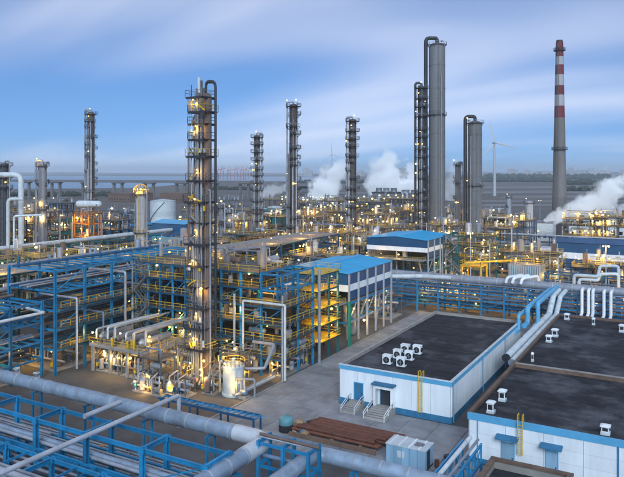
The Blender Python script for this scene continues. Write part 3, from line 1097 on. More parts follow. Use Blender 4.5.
# low enclosure with rusty coping in front of the workshop
E1 = thing('walled_pen', 'low concrete pen with rusty brown coping below the workshop canopies', 'enclosure', (-14, 70, 0))
x0, x1, y0, y1, zt = -19.2, -10.8, 64, 74.2, 4.0
for (a, b_, c, d) in ((x0, x1, y1 - .3, y1), (x0, x1, y0, y0 + .3), (x0, x0 + .3, y0 + .31, y1 - .31), (x1 - .3, x1, y0 + .31, y1 - .31)):
    bar_box(E1, 'wall', a, c, b_, d, 0, zt - .15, CONC)
    bar_box(E1, 'coping', a - .15, c - .15 if c in (y0, y1 - .3) else c + .16, b_ + .15, d + .15 if c in (y0, y1 - .3) else d - .16, zt - .149, zt + .12, COPING)
bar_box(E1, 'roof', x0 + .3, y0 + .3, x1 - .3, y1 - .3, zt - 1.3, zt - 1.0, BITU)

# ducts between the two buildings
for k, (dx_, r_, y0_, z_, lb) in enumerate([(-26.6, .62, 111.5, 5.0, 'left pale duct lying between the two flat-roofed buildings'), (-25.1, .5, 108.8, 5.1, 'right pale duct lying between the two flat-roofed buildings')]):
    rt = pipe_thing(lb, [(dx_, y0_, z_), (dx_, 150, z_), (dx_, 155.5, 8.2), (dx_, 163, 8.4)], r_, CABROOF, 4.0, 'duct', cat='duct', bend=2.0)
    bar(rt, 'end_cap', (dx_, y0_ - .12, z_), (dx_, y0_ + .3, z_), r_ * 1.08, r_ * 1.08, BLACK if k == 0 else ALU2, 'cyl24')
    for y in range(114, 150, 7):
        bar_box(rt, 'support_leg', dx_ - .1, y - .1, dx_ + .1, y + .1, 0, z_ - r_ - .01, BLUE)
        bar_box(rt, 'support_beam', dx_ - r_, y - .14, dx_ + r_, y + .14, z_ - r_ - .22, z_ - r_ + .02, BLUE)
for k, (x, y, w_, z_, lb) in enumerate([(-28.4, 137, 1.0, 8.6, 'light blue bent duct behind the switch house, left one'), (-26.9, 139.5, .9, 9.2, 'light blue bent duct behind the switch house, right one'), (-29.4, 133.5, .7, 7.6, 'small light blue bent duct at the back corner of the switch house')]):
    pipe_thing(lb, [(x, y - 3, 5.6 - .4 * k), (x, y, 5.6 - .4 * k), (x, y, z_), (x, y + 6, z_), (x, 163, z_)], w_ / 2, LBLUE, 0, 'bent_duct', cat='duct')

# ================================================================== yard clutter
# rusty pipes in the lay-down area
rng = random.Random(3)
bundles = [(-46.5, -35.0, 82.6, 3, 'thin rusty steel pipe at the back of the lay-down pile'), (-46.0, -33.6, 80.9, 7, 'rusty brown steel pipe in the middle of the lay-down pile'), (-47.6, -35.2, 78.6, 4, 'rusty brown steel pipe along the near edge of the lay-down pile')]
for x0, x1, y0, n_, lb in bundles:
    k = 0
    lay = [(i, 0) for i in range(n_)] + [(i + .5, 1) for i in range(n_ - 1) if n_ > 3]
    for i, lv in lay:
        r_ = .22 if n_ != 3 else .12
        y = y0 - n_ * r_ + i * 2.1 * r_
        z = .42 + r_ + lv * r_ * 1.75
        xs_, xe_ = x0 + rng.uniform(-.6, .6), x1 + rng.uniform(-.9, .9)
        mb = MB()
        n2 = 14
        rs_ = []
        for (xx, rr) in ((xs_, r_ * .86), (xs_, r_), (xe_, r_), (xe_, r_ * .86)):
            rs_.append([(xx, y + rr * math.cos(6.2832 * j / n2), z + rr * math.sin(6.2832 * j / n2)) for j in range(n2)])
        rs_.append([(xe_ - .6, y + r_ * .86 * math.cos(6.2832 * j / n2), z + r_ * .86 * math.sin(6.2832 * j / n2)) for j in range(n2)])
        mb.quadgrid(rs_, caps=(True, True))
        o = build('steel_pipe', mb, RUSTP)
        tag(o, lb, 'steel pipe', lb.replace('steel pipe', 'steel pipes'))
    for xx in (x0 + 2, (x0 + x1) / 2, x1 - 2):
        t_ = bar(None, 'timber_bearer', (xx, y0 - 1.9, .24), (xx, y0 + 1.4, .24), .3, .36, TAN)
        tag(t_, 'short timber bearer under the rusty pipes in the yard', 'timber', 'timber bearers under the rusty pipes')
# channel beam in front
mb = MB(); mb.box(-47.5, -34.6, 76.5, 76.6, .1, .55); mb.box(-47.5, -34.6, 76.6, 76.95, .1, .16); mb.box(-47.5, -34.6, 76.6, 76.95, .49, .55)
o = build('channel_beam', mb, COPING)
tag(o, 'long grey-brown channel beam lying in front of the rusty pipes', 'steel beam')

# site cabin
cb = thing('site_cabin', 'pale blue container cabin with ribbed roof at the end of the rusty pipes', 'cabin', (-30, 76.6, 0))
x0, x1, y0, y1 = -32.5, -27.4, 75.1, 77.9
bar_box(cb, 'base', x0, y0, x1, y1, .06, .28, DARK)
for k in range(5):
    a, b_ = x0 + (x1 - x0) * k / 5, x0 + (x1 - x0) * (k + 1) / 5
    bar_box(cb, 'wall_panel', a + .02, y0, b_ - .02, y0 + .08, .285, 2.55, CABIN)
    bar_box(cb, 'wall_panel', a + .02, y1 - .08, b_ - .02, y1, .285, 2.55, CABIN)
    if k:
        bar_box(cb, 'wall_rib', a - .05, y0 - .05, a + .05, y0 + .02, .285, 2.56, LBLUE)
bar_box(cb, 'wall_panel', x0 + .001, y0 + .09, x0 + .08, y1 - .09, .285, 2.55, CABIN)
bar_box(cb, 'wall_panel', x1 - .08, y0 + .09, x1 - .001, y1 - .09, .285, 2.55, CABIN)
bar_box(cb, 'roof', x0 - .06, y0 - .06, x1 + .06, y1 + .06, 2.56, 2.68, CABROOF)
for k in range(4):
    a = x0 + (x1 - x0) * (k + .5) / 4 - .2
    bar_box(cb, 'roof_rib', a - .09, y0 - .04, a + .09, y1 + .04, 2.682, 2.76, WHITE2)
bar_box(cb, 'hatch', x1 - 1.7, y0 + .8, x1 - .7, y0 + 1.7, 2.684, 2.82, GREY)
dr = bar_box(cb, 'door', x1 - .01, y0 + .5, x1 + .05, y0 + 1.5, .35, 2.4, DARK)
bar_box(cb, 'window', x0 + 1.5, y0 - .03, x0 + 2.4, y0 - .001, 1.2, 2.0, CABROOF)
# bits beside it
mb = MB(); mb.lathe([(.5, 0), (.5, .35), (.25, .36), (.25, .7), (.5, .71), (.5, 1.0)], 18, (-25.9, 78.9, .06))
o = build('cable_reel', mb, BLACK); tag(o, 'black cable reel on the yard beside the container cabin', 'cable reel')
mb = MB(); mb.lathe([(.28, 0), (.3, .3), (.29, .6), (.3, .9)], 16, (-26.7, 77.2, .06))
o = build('oil_drum', mb, RUSTP); tag(o, 'rusty oil drum against the end wall of the container cabin', 'drum')

# tanks and scrap at the other end
p = P(286, 431, .06)
tk = thing('water_tank', 'round pale teal tank at the left end of the rusty pipes', 'tank', (p.x, p.y, .06))
mb = MB(); mb.lathe([(.95, 0), (1.0, .1), (1.0, 1.0)], 24, (p.x, p.y, .06)); build('tank_base', mb, BLACK, tk)
mb = MB(); mb.lathe([(1.0, 1.002), (1.03, 1.05), (1.03, 1.6), (.95, 1.85), (.6, 2.05), (.2, 2.12), (.2, 2.25)], 24, (p.x, p.y, .06)); build('tank_top', mb, TEALT, tk)
p = P(299.5, 430, .06)
mb = MB(); mb.lathe([(.7, 0), (.75, .2), (.75, 1.0), (.5, 1.35), (.1, 1.5)], 18, (p.x, p.y, .06))
o = build('covered_drum', mb, TAN); tag(o, 'tan covered drum next to the pale teal tank', 'drum')
p = P(311, 429, .06)
mb = MB(); mb.lathe([(.7, 0), (.7, .2), (.3, .22), (.3, .75), (.7, .77), (.7, 1.0)], 18, (p.x, p.y, .06))
o = build('cable_reel', mb, BLACK); tag(o, 'black cable reel between the tan drum and the rusty pipes', 'cable reel')
rng = random.Random(11)
for k in range(9):
    p = P(rng.uniform(288, 322), rng.uniform(432, 440), .06)
    s_ = rng.uniform(.25, .55)
    mb = MB()
    if k % 3 == 0:
        mb.tube(p + Vector((0, 0, s_ * .5)), p + Vector((s_ * 2.4, rng.uniform(-1, 1), s_ * .5)), s_ * .48, s_ * .48, 12)
    else:
        mb.quadgrid([rect(p.x - s_, p.x + s_, p.y - s_ * .7, p.y + s_ * .7, p.z), rect(p.x - s_ * .9, p.x + s_ * .9, p.y - s_ * .6, p.y + s_ * .6, p.z + s_ * 1.3)], smooth=False)
        mb.box(p.x - s_ * .5, p.x + s_ * .5, p.y - s_ * .4, p.y + s_ * .4, p.z + s_ * 1.302, p.z + s_ * 1.6)
    o = build('scrap_fitting', mb, [RUSTP, CABROOF, TAN, PIPEB, GREY][k % 5])
    tag(o, 'loose pipe fitting dumped beside the teal tank', 'pipe fitting', 'loose fittings by the teal tank')

# ================================================================== foreground blue rack and big pipes
PIPEC = mat('light_blue_grey_pipe', (0.30, 0.38, 0.48), 0.45, 0.3, 0.3, 0.7, (0.15, 0.15, 0.16), 0.3)
rack('bright blue steel rack crossing the bottom left corner', 'x', 51.0, 54.7, -117, -41.2, 8.0, [3.6, 7.0], BLUE, 5, 4, col=.5, gird=1.45, toppipes=0, pr=(.10, .30), pmats=[ALU, ALU2, PIPEC, DARK, DARK, ALU])
rack('lower blue steel rack under the front edge at bottom left', 'x', 41.5, 47.5, -90, -44, 7.5, [1.8, 5.2], BLUE, 6, 9, col=.44, gird=1.35, toppipes=2, joists=1, pr=(.12, .36), pmats=[ALU, ALU2, PIPEC, DARK])
BIGP = pipe_thing('thickest blue-grey pipe with the bright elbow, bottom left', [(-125, 61.6, 6.0), (-40.9, 61.6, 6.0), (-40.9, 30, 6.0)], .88, PIPEC, 3.2, 'large_pipe', bend=1.9, n=28,
           saddles=[(x, 61.6, 6.0, 'x') for x in (-112, -101, -90.5, -80, -69.5, -59, -49)] + [(-40.9, y, 6.0, 'y') for y in (55, 47)])
pipe_thing('thick pipe with elbow at the bottom centre edge', [(-35.2, 30, 5.6), (-35.2, 62.2, 5.6), (0, 62.2, 5.6)], .8, PIPEC, 3.2, 'large_pipe', bend=1.8, n=28,
           saddles=[(x, 62.2, 5.6, 'x') for x in (-30.5, -22)] + [(-35.2, 52, 5.6, 'y')])
pipe_thing('thin pale pipe crossing over the blue rack, bottom left', [(-55.6, 30, 8.0), (-55.6, 63.5, 8.0), (-55.6, 63.5, 4)], .27, ALU, 4, 'thin_pipe')
pipe_thing('short pale pipe stub ending on the blue rack', [(-60.6, 53, 7.8), (-60.6, 58.6, 7.8)], .3, ALU, 2, 'pipe_stub')
for k in range(5):
    y = 48.2 + k * .55
    pipe_thing('slim dark pipe running under the bright blue rack', [(-112, y, 2.4), (-38, y, 2.4)], .16 + .03 * (k % 3), DARK if k % 2 else ALU2, 4, 'slim_pipe', n=10, group='slim pipes under the bright blue rack')
mb = MB()
mb.path([(-45.4, 61.6, 6.0), (-40.9, 61.6, 6.0), (-40.9, 57.0, 6.0)], .91, bend=1.9, n=28)
o = build('elbow_cladding', mb, mat('bright_cladding', (0.66, 0.68, 0.72), 0.4, 0.2, 0.15, 0.6), BIGP); o['label'] = 'bright silver elbow'
# valve groups riding on the pipe
for k, x in enumerate((-84.5, -80.2)):
    v = thing('valve', ['left grey valve on top of the thick pipe, bottom left', 'right grey valve on top of the thick pipe, bottom left'][k], 'valve', (x, 61.6, 6.9))
    bar(v, 'flange', (x, 61.6, 6.7), (x, 61.6, 7.1), .5, .5, ALU, 'cyl24')
    bar(v, 'valve_body', (x, 61.6, 7.1), (x, 61.6, 7.5), .3, .3, GREY, 'drum')
    mb = MB()
    for i in range(16):
        a, b_ = 2 * math.pi * i / 16, 2 * math.pi * (i + 1) / 16
        mb.bar((x + .42 * math.cos(a), 61.6 + .42 * math.sin(a), 7.6), (x + .42 * math.cos(b_), 61.6 + .42 * math.sin(b_), 7.6), .07)
    mb.bar((x - .42, 61.6, 7.6), (x + .42, 61.6, 7.6), .05)
    build('handwheel', mb, CABROOF, v)
rack('small blue frame joining the two big elbows, bottom centre', 'x', 58.6, 60.9, -40.2, -34.0, 3.1, [4.6, 7.0], BLUE, 2, 5, col=.32)
rng = random.Random(31)
for k in range(7):                    # sleeper pipes between the rack and the thick pipe
    y = 55.6 + k * .72; r_ = rng.choice([.12, .18, .24, .15])
    pipe_thing('low sleeper pipe between the bright blue rack and the thickest pipe', [(-118, y, 1.0 + r_), (-42.5 - rng.uniform(0, 6), y, 1.0 + r_)], r_, rng.choice([ALU, ALU2, DARK, PIPEC, CABROOF]), 0, 'sleeper_pipe', n=10, group='low sleeper pipes beside the thickest pipe')
for k in range(12):
    x = -112 + k * 6
    o = bar(None, 'sleeper', (x, 55.0, .48), (x, 60.6, .48), .35, 1.0, CONC); tag(o, 'concrete sleeper block carrying the low pipes beside the thickest pipe', 'sleeper', 'concrete sleepers beside the thickest pipe')
for k in range(9):
    x = -74 + k * 3.7; y = 55.6 + .72 * (k % 5)
    v = thing('gate_valve', 'small gate valve on the low pipes beside the thickest pipe', 'valve', (x, y, 1.2), 'small gate valves beside the thickest pipe')
    bar(v, 'valve_body', (x - .3, y, 1.25), (x + .3, y, 1.25), .3, .3, rng.choice([GREY, NAVY, DARK]), 'drum')
    bar(v, 'stem', (x, y, 1.3), (x, y, 2.3), .06, .06, ALU, 'cyl')
    bar(v, 'handwheel', (x, y, 2.25), (x, y, 2.32), .3, .3, rng.choice([ORG, CABROOF, DARK]), 'cyl')
for k in range(5):
    x = -72 + k * 7.2
    tr = thing('truss_frame', ['first', 'second', 'third', 'fourth', 'fifth'][k] + ' small blue lattice from the left under the bright blue rack', 'steel lattice', (x, 48.2, 0), 'small blue lattices under the bright blue rack')
    for dx_ in (0, 2.6):
        bar(tr, 'post', (x + dx_, 49.6, 0), (x + dx_, 49.6, 4.4), .22, .22, BLUE, 'ibeam')
    for z in (1.6, 3.0, 4.4):
        bar(tr, 'rail', (x, 49.6, z), (x + 2.6, 49.6, z), .16, .2, BLUE, 'ibeam')
    bar(tr, 'brace', (x, 49.6, .2), (x + 2.6, 49.6, 1.6), .1, .1, BLUE); bar(tr, 'brace', (x + 2.6, 49.6, 1.6), (x, 49.6, 3.0), .1, .1, BLUE); bar(tr, 'brace', (x, 49.6, 3.0), (x + 2.6, 49.6, 4.4), .1, .1, BLUE)
# low blue cable tray ladder on the yard
ct = thing('cable_tray', 'low dark blue ladder tray on short posts across the yard edge', 'cable tray', (-60, 75, 0))
for y in (74.2, 75.9):
    bar(ct, 'side_rail', (-69, y, 2.2), (-51.6, y, 2.2), .12, .34, NAVY, 'ibeam')
for k in range(18):
    x = -68.6 + k
    bar(ct, 'rung', (x, 74.25, 2.2), (x, 75.85, 2.2), .22, .16, BLUE)
    bar(ct, 'cross_lace', (x, 74.3, 2.32), (x + 1, 75.8, 2.32), .1, .08, BLUE)
for k in range(4):
    x = -68.5 + 5.6 * k
    for y in (74.2, 75.9):
        bar(ct, 'post', (x, y, 0), (x, y, 2.03), .2, .2, NAVY, 'ibeam')
# pipe bridge at the bottom right
pb = thing('pipe_bridge', 'blue lattice pipe bridge with pale pipe on top, bottom right of the yard', 'pipe bridge', (-21, 66, 0))
for x in (-22.3, -20.2):
    for z in (3.6, 5.6):
        bar(pb, 'chord', (x, 54, z), (x, 73.4, z), .2, .24, BLUE, 'ibeam')
    for k in range(9):
        y = 54.4 + k * 2.35
        bar(pb, 'upright', (x, y, 3.73), (x, y, 5.47), .16, .16, BLUE, 'ibeam')
        if k < 8:
            bar(pb, 'brace', (x, y, 3.73), (x, y + 2.35, 5.47), .1, .1, BLUE)
    for y in (73.2, 58):
        bar(pb, 'column', (x, y, 0), (x, y, 3.47), .28, .28, BLUE, 'ibeam')
for k in range(9):
    bar(pb, 'cross_beam', (-22.2, 54.4 + k * 2.35, 3.6), (-20.3, 54.4 + k * 2.35, 3.6), .14, .16, BLUE)
bar(pb, 'pipe', (-21.6, 53.5, 5.95), (-21.6, 73.8, 5.95), .24, .24, CABROOF, 'cyl24')
bar(pb, 'pipe', (-20.7, 53.5, 5.86), (-20.7, 73.8, 5.86), .15, .15, ALU2, 'cyl')

# ================================================================== process block left of the road
FPW = 220
LP = 120      # watts of one work lamp
# long rack running away along the left
RP = [ALU2, DARK, NAVY, PIPEB, ALU, DARK, NAVY, RUSTY]
rack('near blue pipe rack at the left picture edge', 'y', -109, -99, 40, 77.2, 6.2, [3.2, 6.2, 9.6, 13.0], BLUE, 8, 21, col=.42, colm=BLUE, pmats=RP, joists=2, pr=(.1, .3), lamps=[(-101, 70, 5.5, LP)])
r2 = rack('tall blue pipe rack behind the left picture edge', 'y', -110, -97.3, 78.6, 118, 6.5, [4.4, 8.0, 11.4, 14.8, 18.4], BLUE, 7, 22, col=.42, pmats=RP, joists=2, pr=(.1, .28), lamps=[(-98, 84, 6.8, LP), (-98, 97, 10, LP), (-99, 108, 6.5, LP), (-104, 90, 13.5, LP)])
for z in (4.7, 8.3, 11.7):          # yellow railed walkways on its near side
    bar_box(r2, 'walkway', -98.8, 79, -96.2, 117.5, z + .2, z + .28, GRAT)
    rb = MB(); rail(rb, [(-96.25, 79, z + .28), (-96.25, 117.5, z + .28)], step=2); build('handrail', rb, YEL, r2)
rng = random.Random(5)
for k in range(6):                  # pipes turning down out of the rack
    y = 82 + k * 5.6 + rng.uniform(-1, 1); z = [13.2, 9.6, 16.4][k % 3]
    pipe_thing('pale pipe bending down out of the tall blue rack', [(-106, y, z), (-96.0 + .3 * (k % 2), y, z), (-96.0 + .3 * (k % 2), y, .5)], rng.choice([.26, .34, .2]), rng.choice([ALU, ALU, PIPEB]), 4, 'drop_pipe', n=14, group='pale pipes bending down out of the tall blue rack')
rack('blue pipe rack with pale deck behind the twin tower', 'y', -110, -98, 119.5, 188, 7.0, [5, 9.5, 13, 16.0], NAVY, 7, 23, pmats=RP, joists=1, col=.4, deck=CONC, railm=ORG, lamps=[(-98.5, 126, 7.6, LP), (-98.5, 140, 12.2, LP), (-100, 152, 17.8, LP * 2.2), (-100, 168, 17.8, LP * 2.2), (-104, 180, 17.8, LP * 2.2), (-104, 135, 17.8, LP * 2.2)])
pipe_thing('pale thick pipe beside the near blue rack, left edge', [(-112, 40, 13.9), (-112, 90, 13.9)], .45, ALU, 4, 'pipe')
pipe_thing('pale long pipe on the near blue rack side, left edge', [(-98.2, 40, 11.4), (-98.2, 77, 11.4), (-104, 77.9, 11.4)], .25, CABROOF, 4, 'pipe')
# yellow-railed deck with coolers behind the tall rack
dk = rack('concrete deck with yellow rails behind the tall left rack', 'y', -126, -113, 66, 150, 8, [6, 11, 16.2], TEAL, 5, 24, deck=CONC, railm=YEL, col=.4, lamps=[(-114, 80, 18.6, LP * 2.2), (-114, 95, 18.6, LP * 2.2), (-114, 112, 18.6, LP * 2.2), (-120, 70, 18.6, LP * 2.2), (-120, 128, 18.6, LP * 2.2), (-115, 140, 18.6, LP * 2.2)])
rng = random.Random(8)
for k in range(13):
    y = 69 + k * 6.2; x = rng.uniform(-123, -116)
    if k % 3 == 2:
        vessel_v(dk, x, y, 16.52, 16.5 + rng.uniform(2.5, 5), rng.uniform(.5, 1.0), rng.choice([ALU, PIPEB, SHELL]))
    else:
        for i in range(3):
            bar(dk, 'pump', (x + i * 1.6, y, 16.52), (x + i * 1.6, y, 16.52 + rng.uniform(1, 2.6)), .3, .3, rng.choice([PIPEB, GREY, NAVY]), 'drum')

# block across, behind the twin tower, with orange-railed top deck
C1 = frame('blue steel frame with yellow-railed top deck right of the twin tower', -79, -61.4, 96.8, 107.5, [3.2, 6.2, 9.2, 12.2, 15.2, 18.0], 4, 2, BLUE, 31, railm=YEL, gear=.9, lamps=14, lampp=LP, pipes=5)
frame('blue steel frame with yellow-railed top deck left of the twin tower', -96.5, -80.5, 97.5, 107.5, [3.4, 6.4, 9.4, 12.4, 15.2, 18.0], 5, 2, BLUE, 32, railm=YEL, gear=.9, lamps=14, lampp=LP, pipes=6)
# white portal pipes in front of the frame
pipe_thing('white gallows-shaped pipe in front of the blue frame', [(XonY(243, 95.6), 95.6, .3), (XonY(243, 95.6), 95.6, 13.2), (XonY(285, 95.6), 95.6, 13.2), (XonY(285, 95.6), 95.6, .3)], .21, CABROOF, 4, 'portal_pipe', n=14)
pipe_thing('grey pipe loop low beside the pale drum', [(-66.0, 94.6, 6.5), (-61.6, 94.6, 6.5), (-60.9, 90.6, 3.6), (-64.4, 89.2, 3.4), (-64.4, 89.2, .2)], .27, ALU2, 3, 'loop_pipe', n=14)
for k in range(4):
    pipe_thing('grey riser pipe between the twin tower and the blue frame', [(-80.2 + k * .62, 95.2, .2), (-80.2 + k * .62, 95.2, 15.5 + k * .6), (-80.2 + k * .62, 99, 15.5 + k * .6)], .17 + .04 * (k % 2), PALE if k % 2 else ALU2, 4, 'riser_pipe', n=12, group='grey riser pipes by the twin tower')
# yellow scaffold stair tower at the road corner of the frame
Ysc = frame('bright yellow lit stair platforms at the road side of the blue frame', -65.6, -60.8, 109, 116.5, [3.6, 6.8, 10.0, 13.2, 16.4], 1, 2, TEAL, 33, railm=YEL, floor=YEL, gear=.6, lamps=0, pipes=2)
for z in (5.6, 8.8, 12, 15.2):
    lamp(Ysc, (-61.2, 109.6, z), LP * 1.0, .2, True)
    lamp(Ysc, (-61.4, 115, z + .2), LP * .8, .2)
frame('yellow-railed platform stack between the frame and the blue-roofed shed', -72, -66.2, 108.8, 118.5, [4.2, 8.0, 12.2], 1, 2, GREEN, 34, railm=YEL, gear=.9, lamps=5, lampp=LP, pipes=3)

# concrete table with exchangers in front of the tall rack
TB = thing('exchanger_table', 'raised concrete table full of pipes and exchangers left of the twin tower', 'platform', (-86, 90, 0))
x0, x1, y0, y1, zt = -94.4, -80.6, 83.6, 94.6, 5.0
mb = MB(); mb.quadgrid([rect(x0, x1, y0, y1, zt - .45), rect(x0, x1, y0, y1, zt - .03), rect(x0 + .03, x1 - .03, y0 + .03, y1 - .03, zt)], smooth=False); build('deck', mb, CONC, TB)
for i in range(4):
    for j in range(3):
        bar_box(TB, 'column', x0 + .5 + i * (x1 - x0 - 1) / 3 - .22, y0 + .5 + j * (y1 - y0 - 1) / 2 - .22, x0 + .5 + i * (x1 - x0 - 1) / 3 + .22, y0 + .5 + j * (y1 - y0 - 1) / 2 + .22, 0, zt - .452, CONC)
rb = MB(); rail(rb, [(x0 + .1, y0 + .1, zt), (x1 - .1, y0 + .1, zt), (x1 - .1, y1 - .1, zt)], step=1.8); build('handrail', rb, YEL, TB)
rng = random.Random(12)
for k in range(4):                     # exchanger shells end-on to the viewer
    x = x0 + 1.8 + k * 3.2
    vessel_h(TB, (x, y0 + .9, zt + 1.2), (x, y1 - 2, zt + 1.2), .62, rng.choice([ALU, SHELL]), 'exchanger')
    bar(TB, 'flange', (x, y0 + 1.7, zt + 1.2), (x, y0 + 1.95, zt + 1.2), .78, .78, GREY, 'cyl24')
    for yy in (y0 + 3, y1 - 4):
        bar_box(TB, 'saddle', x - .5, yy - .15, x + .5, yy + .15, zt + .001, zt + .75, CONC)
for k in range(6):
    mb = MB(); x = x0 + 1.0 + k * 2.3; z = zt + 2.5 + .45 * (k % 3); r_ = rng.choice([.16, .22, .26])
    mb.path([(x, y0 + .9 + .5 * (k % 2), zt + .9), (x, y0 + .9 + .5 * (k % 2), z), (x, y1 + 4, z)], r_, n=12, bands=2.5)
    build('pipe', mb, rng.choice([ALU, CABROOF, ALU2]), TB)
for k in range(10):
    x, y = rng.uniform(x0 + 1, x1 - .8), rng.uniform(y0 + .4, y0 + 1.6)
    bar(TB, 'valve', (x, y, zt + .002), (x, y, zt + rng.uniform(1.0, 1.9)), .2, .2, rng.choice([GREY, YEL, ALU2, DARK]), 'drum')
for (x, y, z) in ((-93, 83.2, 7.2), (-87, 84, 7.6), (-82, 86, 7.2), (-84.5, 83.9, 3.6), (-89, 84, 3.4), (-80.2, 88, 3.4), (-93.2, 86, 3.2)):
    lamp(TB, (x, y, z), LP, .2, (x < -86))

# twin tower, the tallest thing near the viewer
TX, TY = -71.8, 86.4
T1 = thing('twin_tower', 'tall twin process tower with ring platforms beside the yard', 'tower', (TX, TY, 0))
mb = MB()
prof = [(1.75, 0), (1.6, 4), (1.35, 5)]
for k in range(1, 9):
    z = 5 + k * 5.2
    prof += [(1.35, z - .12), (1.41, z - .1), (1.41, z + .1), (1.35, z + .12)]
prof += [(1.35, 49.0), (1.2, 49.6), (.8, 50.1), (.3, 50.3), (.3, 51.4)]
mb.lathe(prof, 28, (TX - .55, TY + .5, 0)); build('main_shell', mb, mat('weathered_shell', (0.13, 0.13, 0.14), 0.7, 0.1, 0.4, 0.6, (0.06, 0.045, 0.04), 0.3, streak=True), T1)
mb = MB()
prof = [(1.0, 0), (.95, 3)]
for k in range(1, 11):
    z = 3 + k * 4.4
    prof += [(.92, z - .1), (.98, z - .08), (.98, z + .08), (.92, z + .1)]
prof += [(.92, 48.2), (.7, 48.9), (.2, 49.2)]
mb.lathe(prof, 24, (TX + 1.55, TY + .1, 0)); build('side_shell', mb, RUSTY, T1)
mb = MB()
mb.path([(TX + 1.0, TY + .2, 49.5), (TX + 1.0, TY + .2, 51.1), (TX + 3.15, TY + .9, 51.1), (TX + 3.15, TY + .9, 8), (TX + 5, TY + 4, 8)], .3, bend=1.0, n=14, bands=5)
build('overhead_pipe', mb, DARK, T1)
for k, (dx_, dy_, r_, zt, m) in enumerate([(-.1, -1.35, .34, 47, GREY), (.75, -1.15, .24, 42, PALE), (-.8, -1.15, .2, 38, ALU2), (-2.3, .1, .2, 45.5, GREY), (.3, -1.7, .14, 49, GREY), (-2.75, -.4, .12, 40, PALE), (2.75, -.5, .16, 33, ALU2)]):
    mb = MB(); mb.path([(TX + dx_ * .5, TY + dy_ * .3, zt), (TX + dx_, TY + dy_, zt), (TX + dx_, TY + dy_, 1.5), (TX + dx_ * 1.8, TY + dy_ * 1.5 - 1, 1.2)], r_, n=12, bands=4)
    build('riser_pipe', mb, m, T1)
rng = random.Random(4)
for k, z in enumerate([6.5, 10.0, 13.4, 16.8, 20.4, 24.0, 27.5, 31.0, 34.6, 38.6, 41.4, 44.0, 46.0, 48.4]):
    xa, xb = TX - 2.9 - .35 * (k % 2), TX + 2.9 - .7 * (k % 3 == 1)
    ya, yb = TY - 2.2 - .3 * (k % 2), TY + 2.2
    if k >= 9:
        xa += .5
    if k in (3, 6, 11):
        xb -= .9; ya += .7
    ring = [(xa, ya), (xb, ya), (xb, yb), (xa, yb)]
    inn = [(TX - 2.0, TY - 1.95), (TX + 2.45, TY - 1.95), (TX + 2.45, TY + 1.75), (TX - 2.0, TY + 1.75)]
    mb = MB()
    for i in range(4):
        j = (i + 1) % 4
        a, b_, c, d = ring[i], ring[j], inn[j], inn[i]
        mb.quadgrid([[(q_[0], q_[1], z) for q_ in (a, b_, c, d)], [(q_[0], q_[1], z + .12) for q_ in (a, b_, c, d)]], smooth=False)
    mb.bar((TX - 1.5, ya + .2, z - .15), (TX - 1.5, yb - .2, z - .15), .14, .24)
    mb.bar((TX + 2.0, ya + .2, z - .15), (TX + 2.0, yb - .2, z - .15), .14, .24)
    mb.bar((xa + .1, ya + .1, z - .15), (xb - .1, ya + .1, z - .15), .14, .24)
    pl = build('platform', mb, DARK, T1)
    rb = MB(); rail(rb, [(x_, y_, z + .12) for x_, y_ in ring], closed=True, step=1.5, t=.065); build('handrail', rb, GREY if k % 3 else YEL, pl)
    bar(T1, 'manway', (TX - .55, TY - .7, z + 1.3), (TX - .55, TY - 1.25, z + 1.3), .36, .36, ALU, 'cyl')
    for i in range(2):
        bar(T1, 'valve', (rng.uniform(xa + .4, xb - .4), TY - 2.05, z + .13), (rng.uniform(xa + .4, xb - .4), TY - 2.05, z + rng.uniform(.9, 1.5)), .16, .16, rng.choice([GREY, YEL, DARK, ALU]), 'drum')
mb = MB()
lx = TX - 3.2
for s_ in (-.25, .25):
    mb.bar((lx + s_, TY - .6, 26), (lx + s_, TY - .6, 42.5), .06)
    mb.bar((TX - 2.2 + s_, TY - 2.0, .2), (TX - 2.2 + s_, TY - 2.0, 48.5), .06)
for k in range(50):
    mb.bar((lx - .25, TY - .6, 26 + k * .33), (lx + .25, TY - .6, 26 + k * .33), .04)
    mb.bar((TX - 2.45, TY - 2.0, 1 + k * .95), (TX - 1.95, TY - 2.0, 1 + k * .95), .04)
build('ladder', mb, GREY, T1)
rng = random.Random(19)
for k in range(30):
    dx_ = rng.uniform(-2.6, 2.7); dy_ = -1.5 - .5 * rng.random(); z0 = rng.uniform(1, 30); z1 = min(49, z0 + rng.uniform(6, 20)); r_ = rng.uniform(.05, .12)
    mb = MB(); mb.path([(TX + dx_ * .7, TY - .8, z1), (TX + dx_, TY + dy_, z1), (TX + dx_, TY + dy_, z0), (TX + dx_ * .6, TY - .7, z0)], r_, n=8)
    build('branch_pipe', mb, rng.choice([GREY, PALE, DARK, ALU2, RUSTY]), T1)
for k in range(18):
    x, z = TX + rng.uniform(-2.6, 2.6), rng.choice([6.6, 10.6, 14.6, 19.1, 24.1, 29.1, 34.1, 38.7, 41.5, 46.1])
    bar_box(T1, 'instrument_box', x - .22, TY - 2.15, x + .22, TY - 1.8, z + .5, z + rng.uniform(1.1, 2.0), rng.choice([GREY, YEL, ALU2, CABROOF, ORG]))
mb = MB(); mb.box(TX - 2.7, TX - 1.7, TY - 1.6, TY - .6, 46.2, 48.0); build('instrument_box', mb, ALU2, T1)
bar(T1, 'relief_pipe', (TX - .2, TY - .8, 49), (TX - .2, TY - .8, 51.8), .34, .34, CABROOF, 'cyl')
bar(T1, 'davit', (TX - 2.0, TY - 1.2, 46), (TX - 2.0, TY - 1.2, 50.6), .08, .08, DARK, 'cyl')
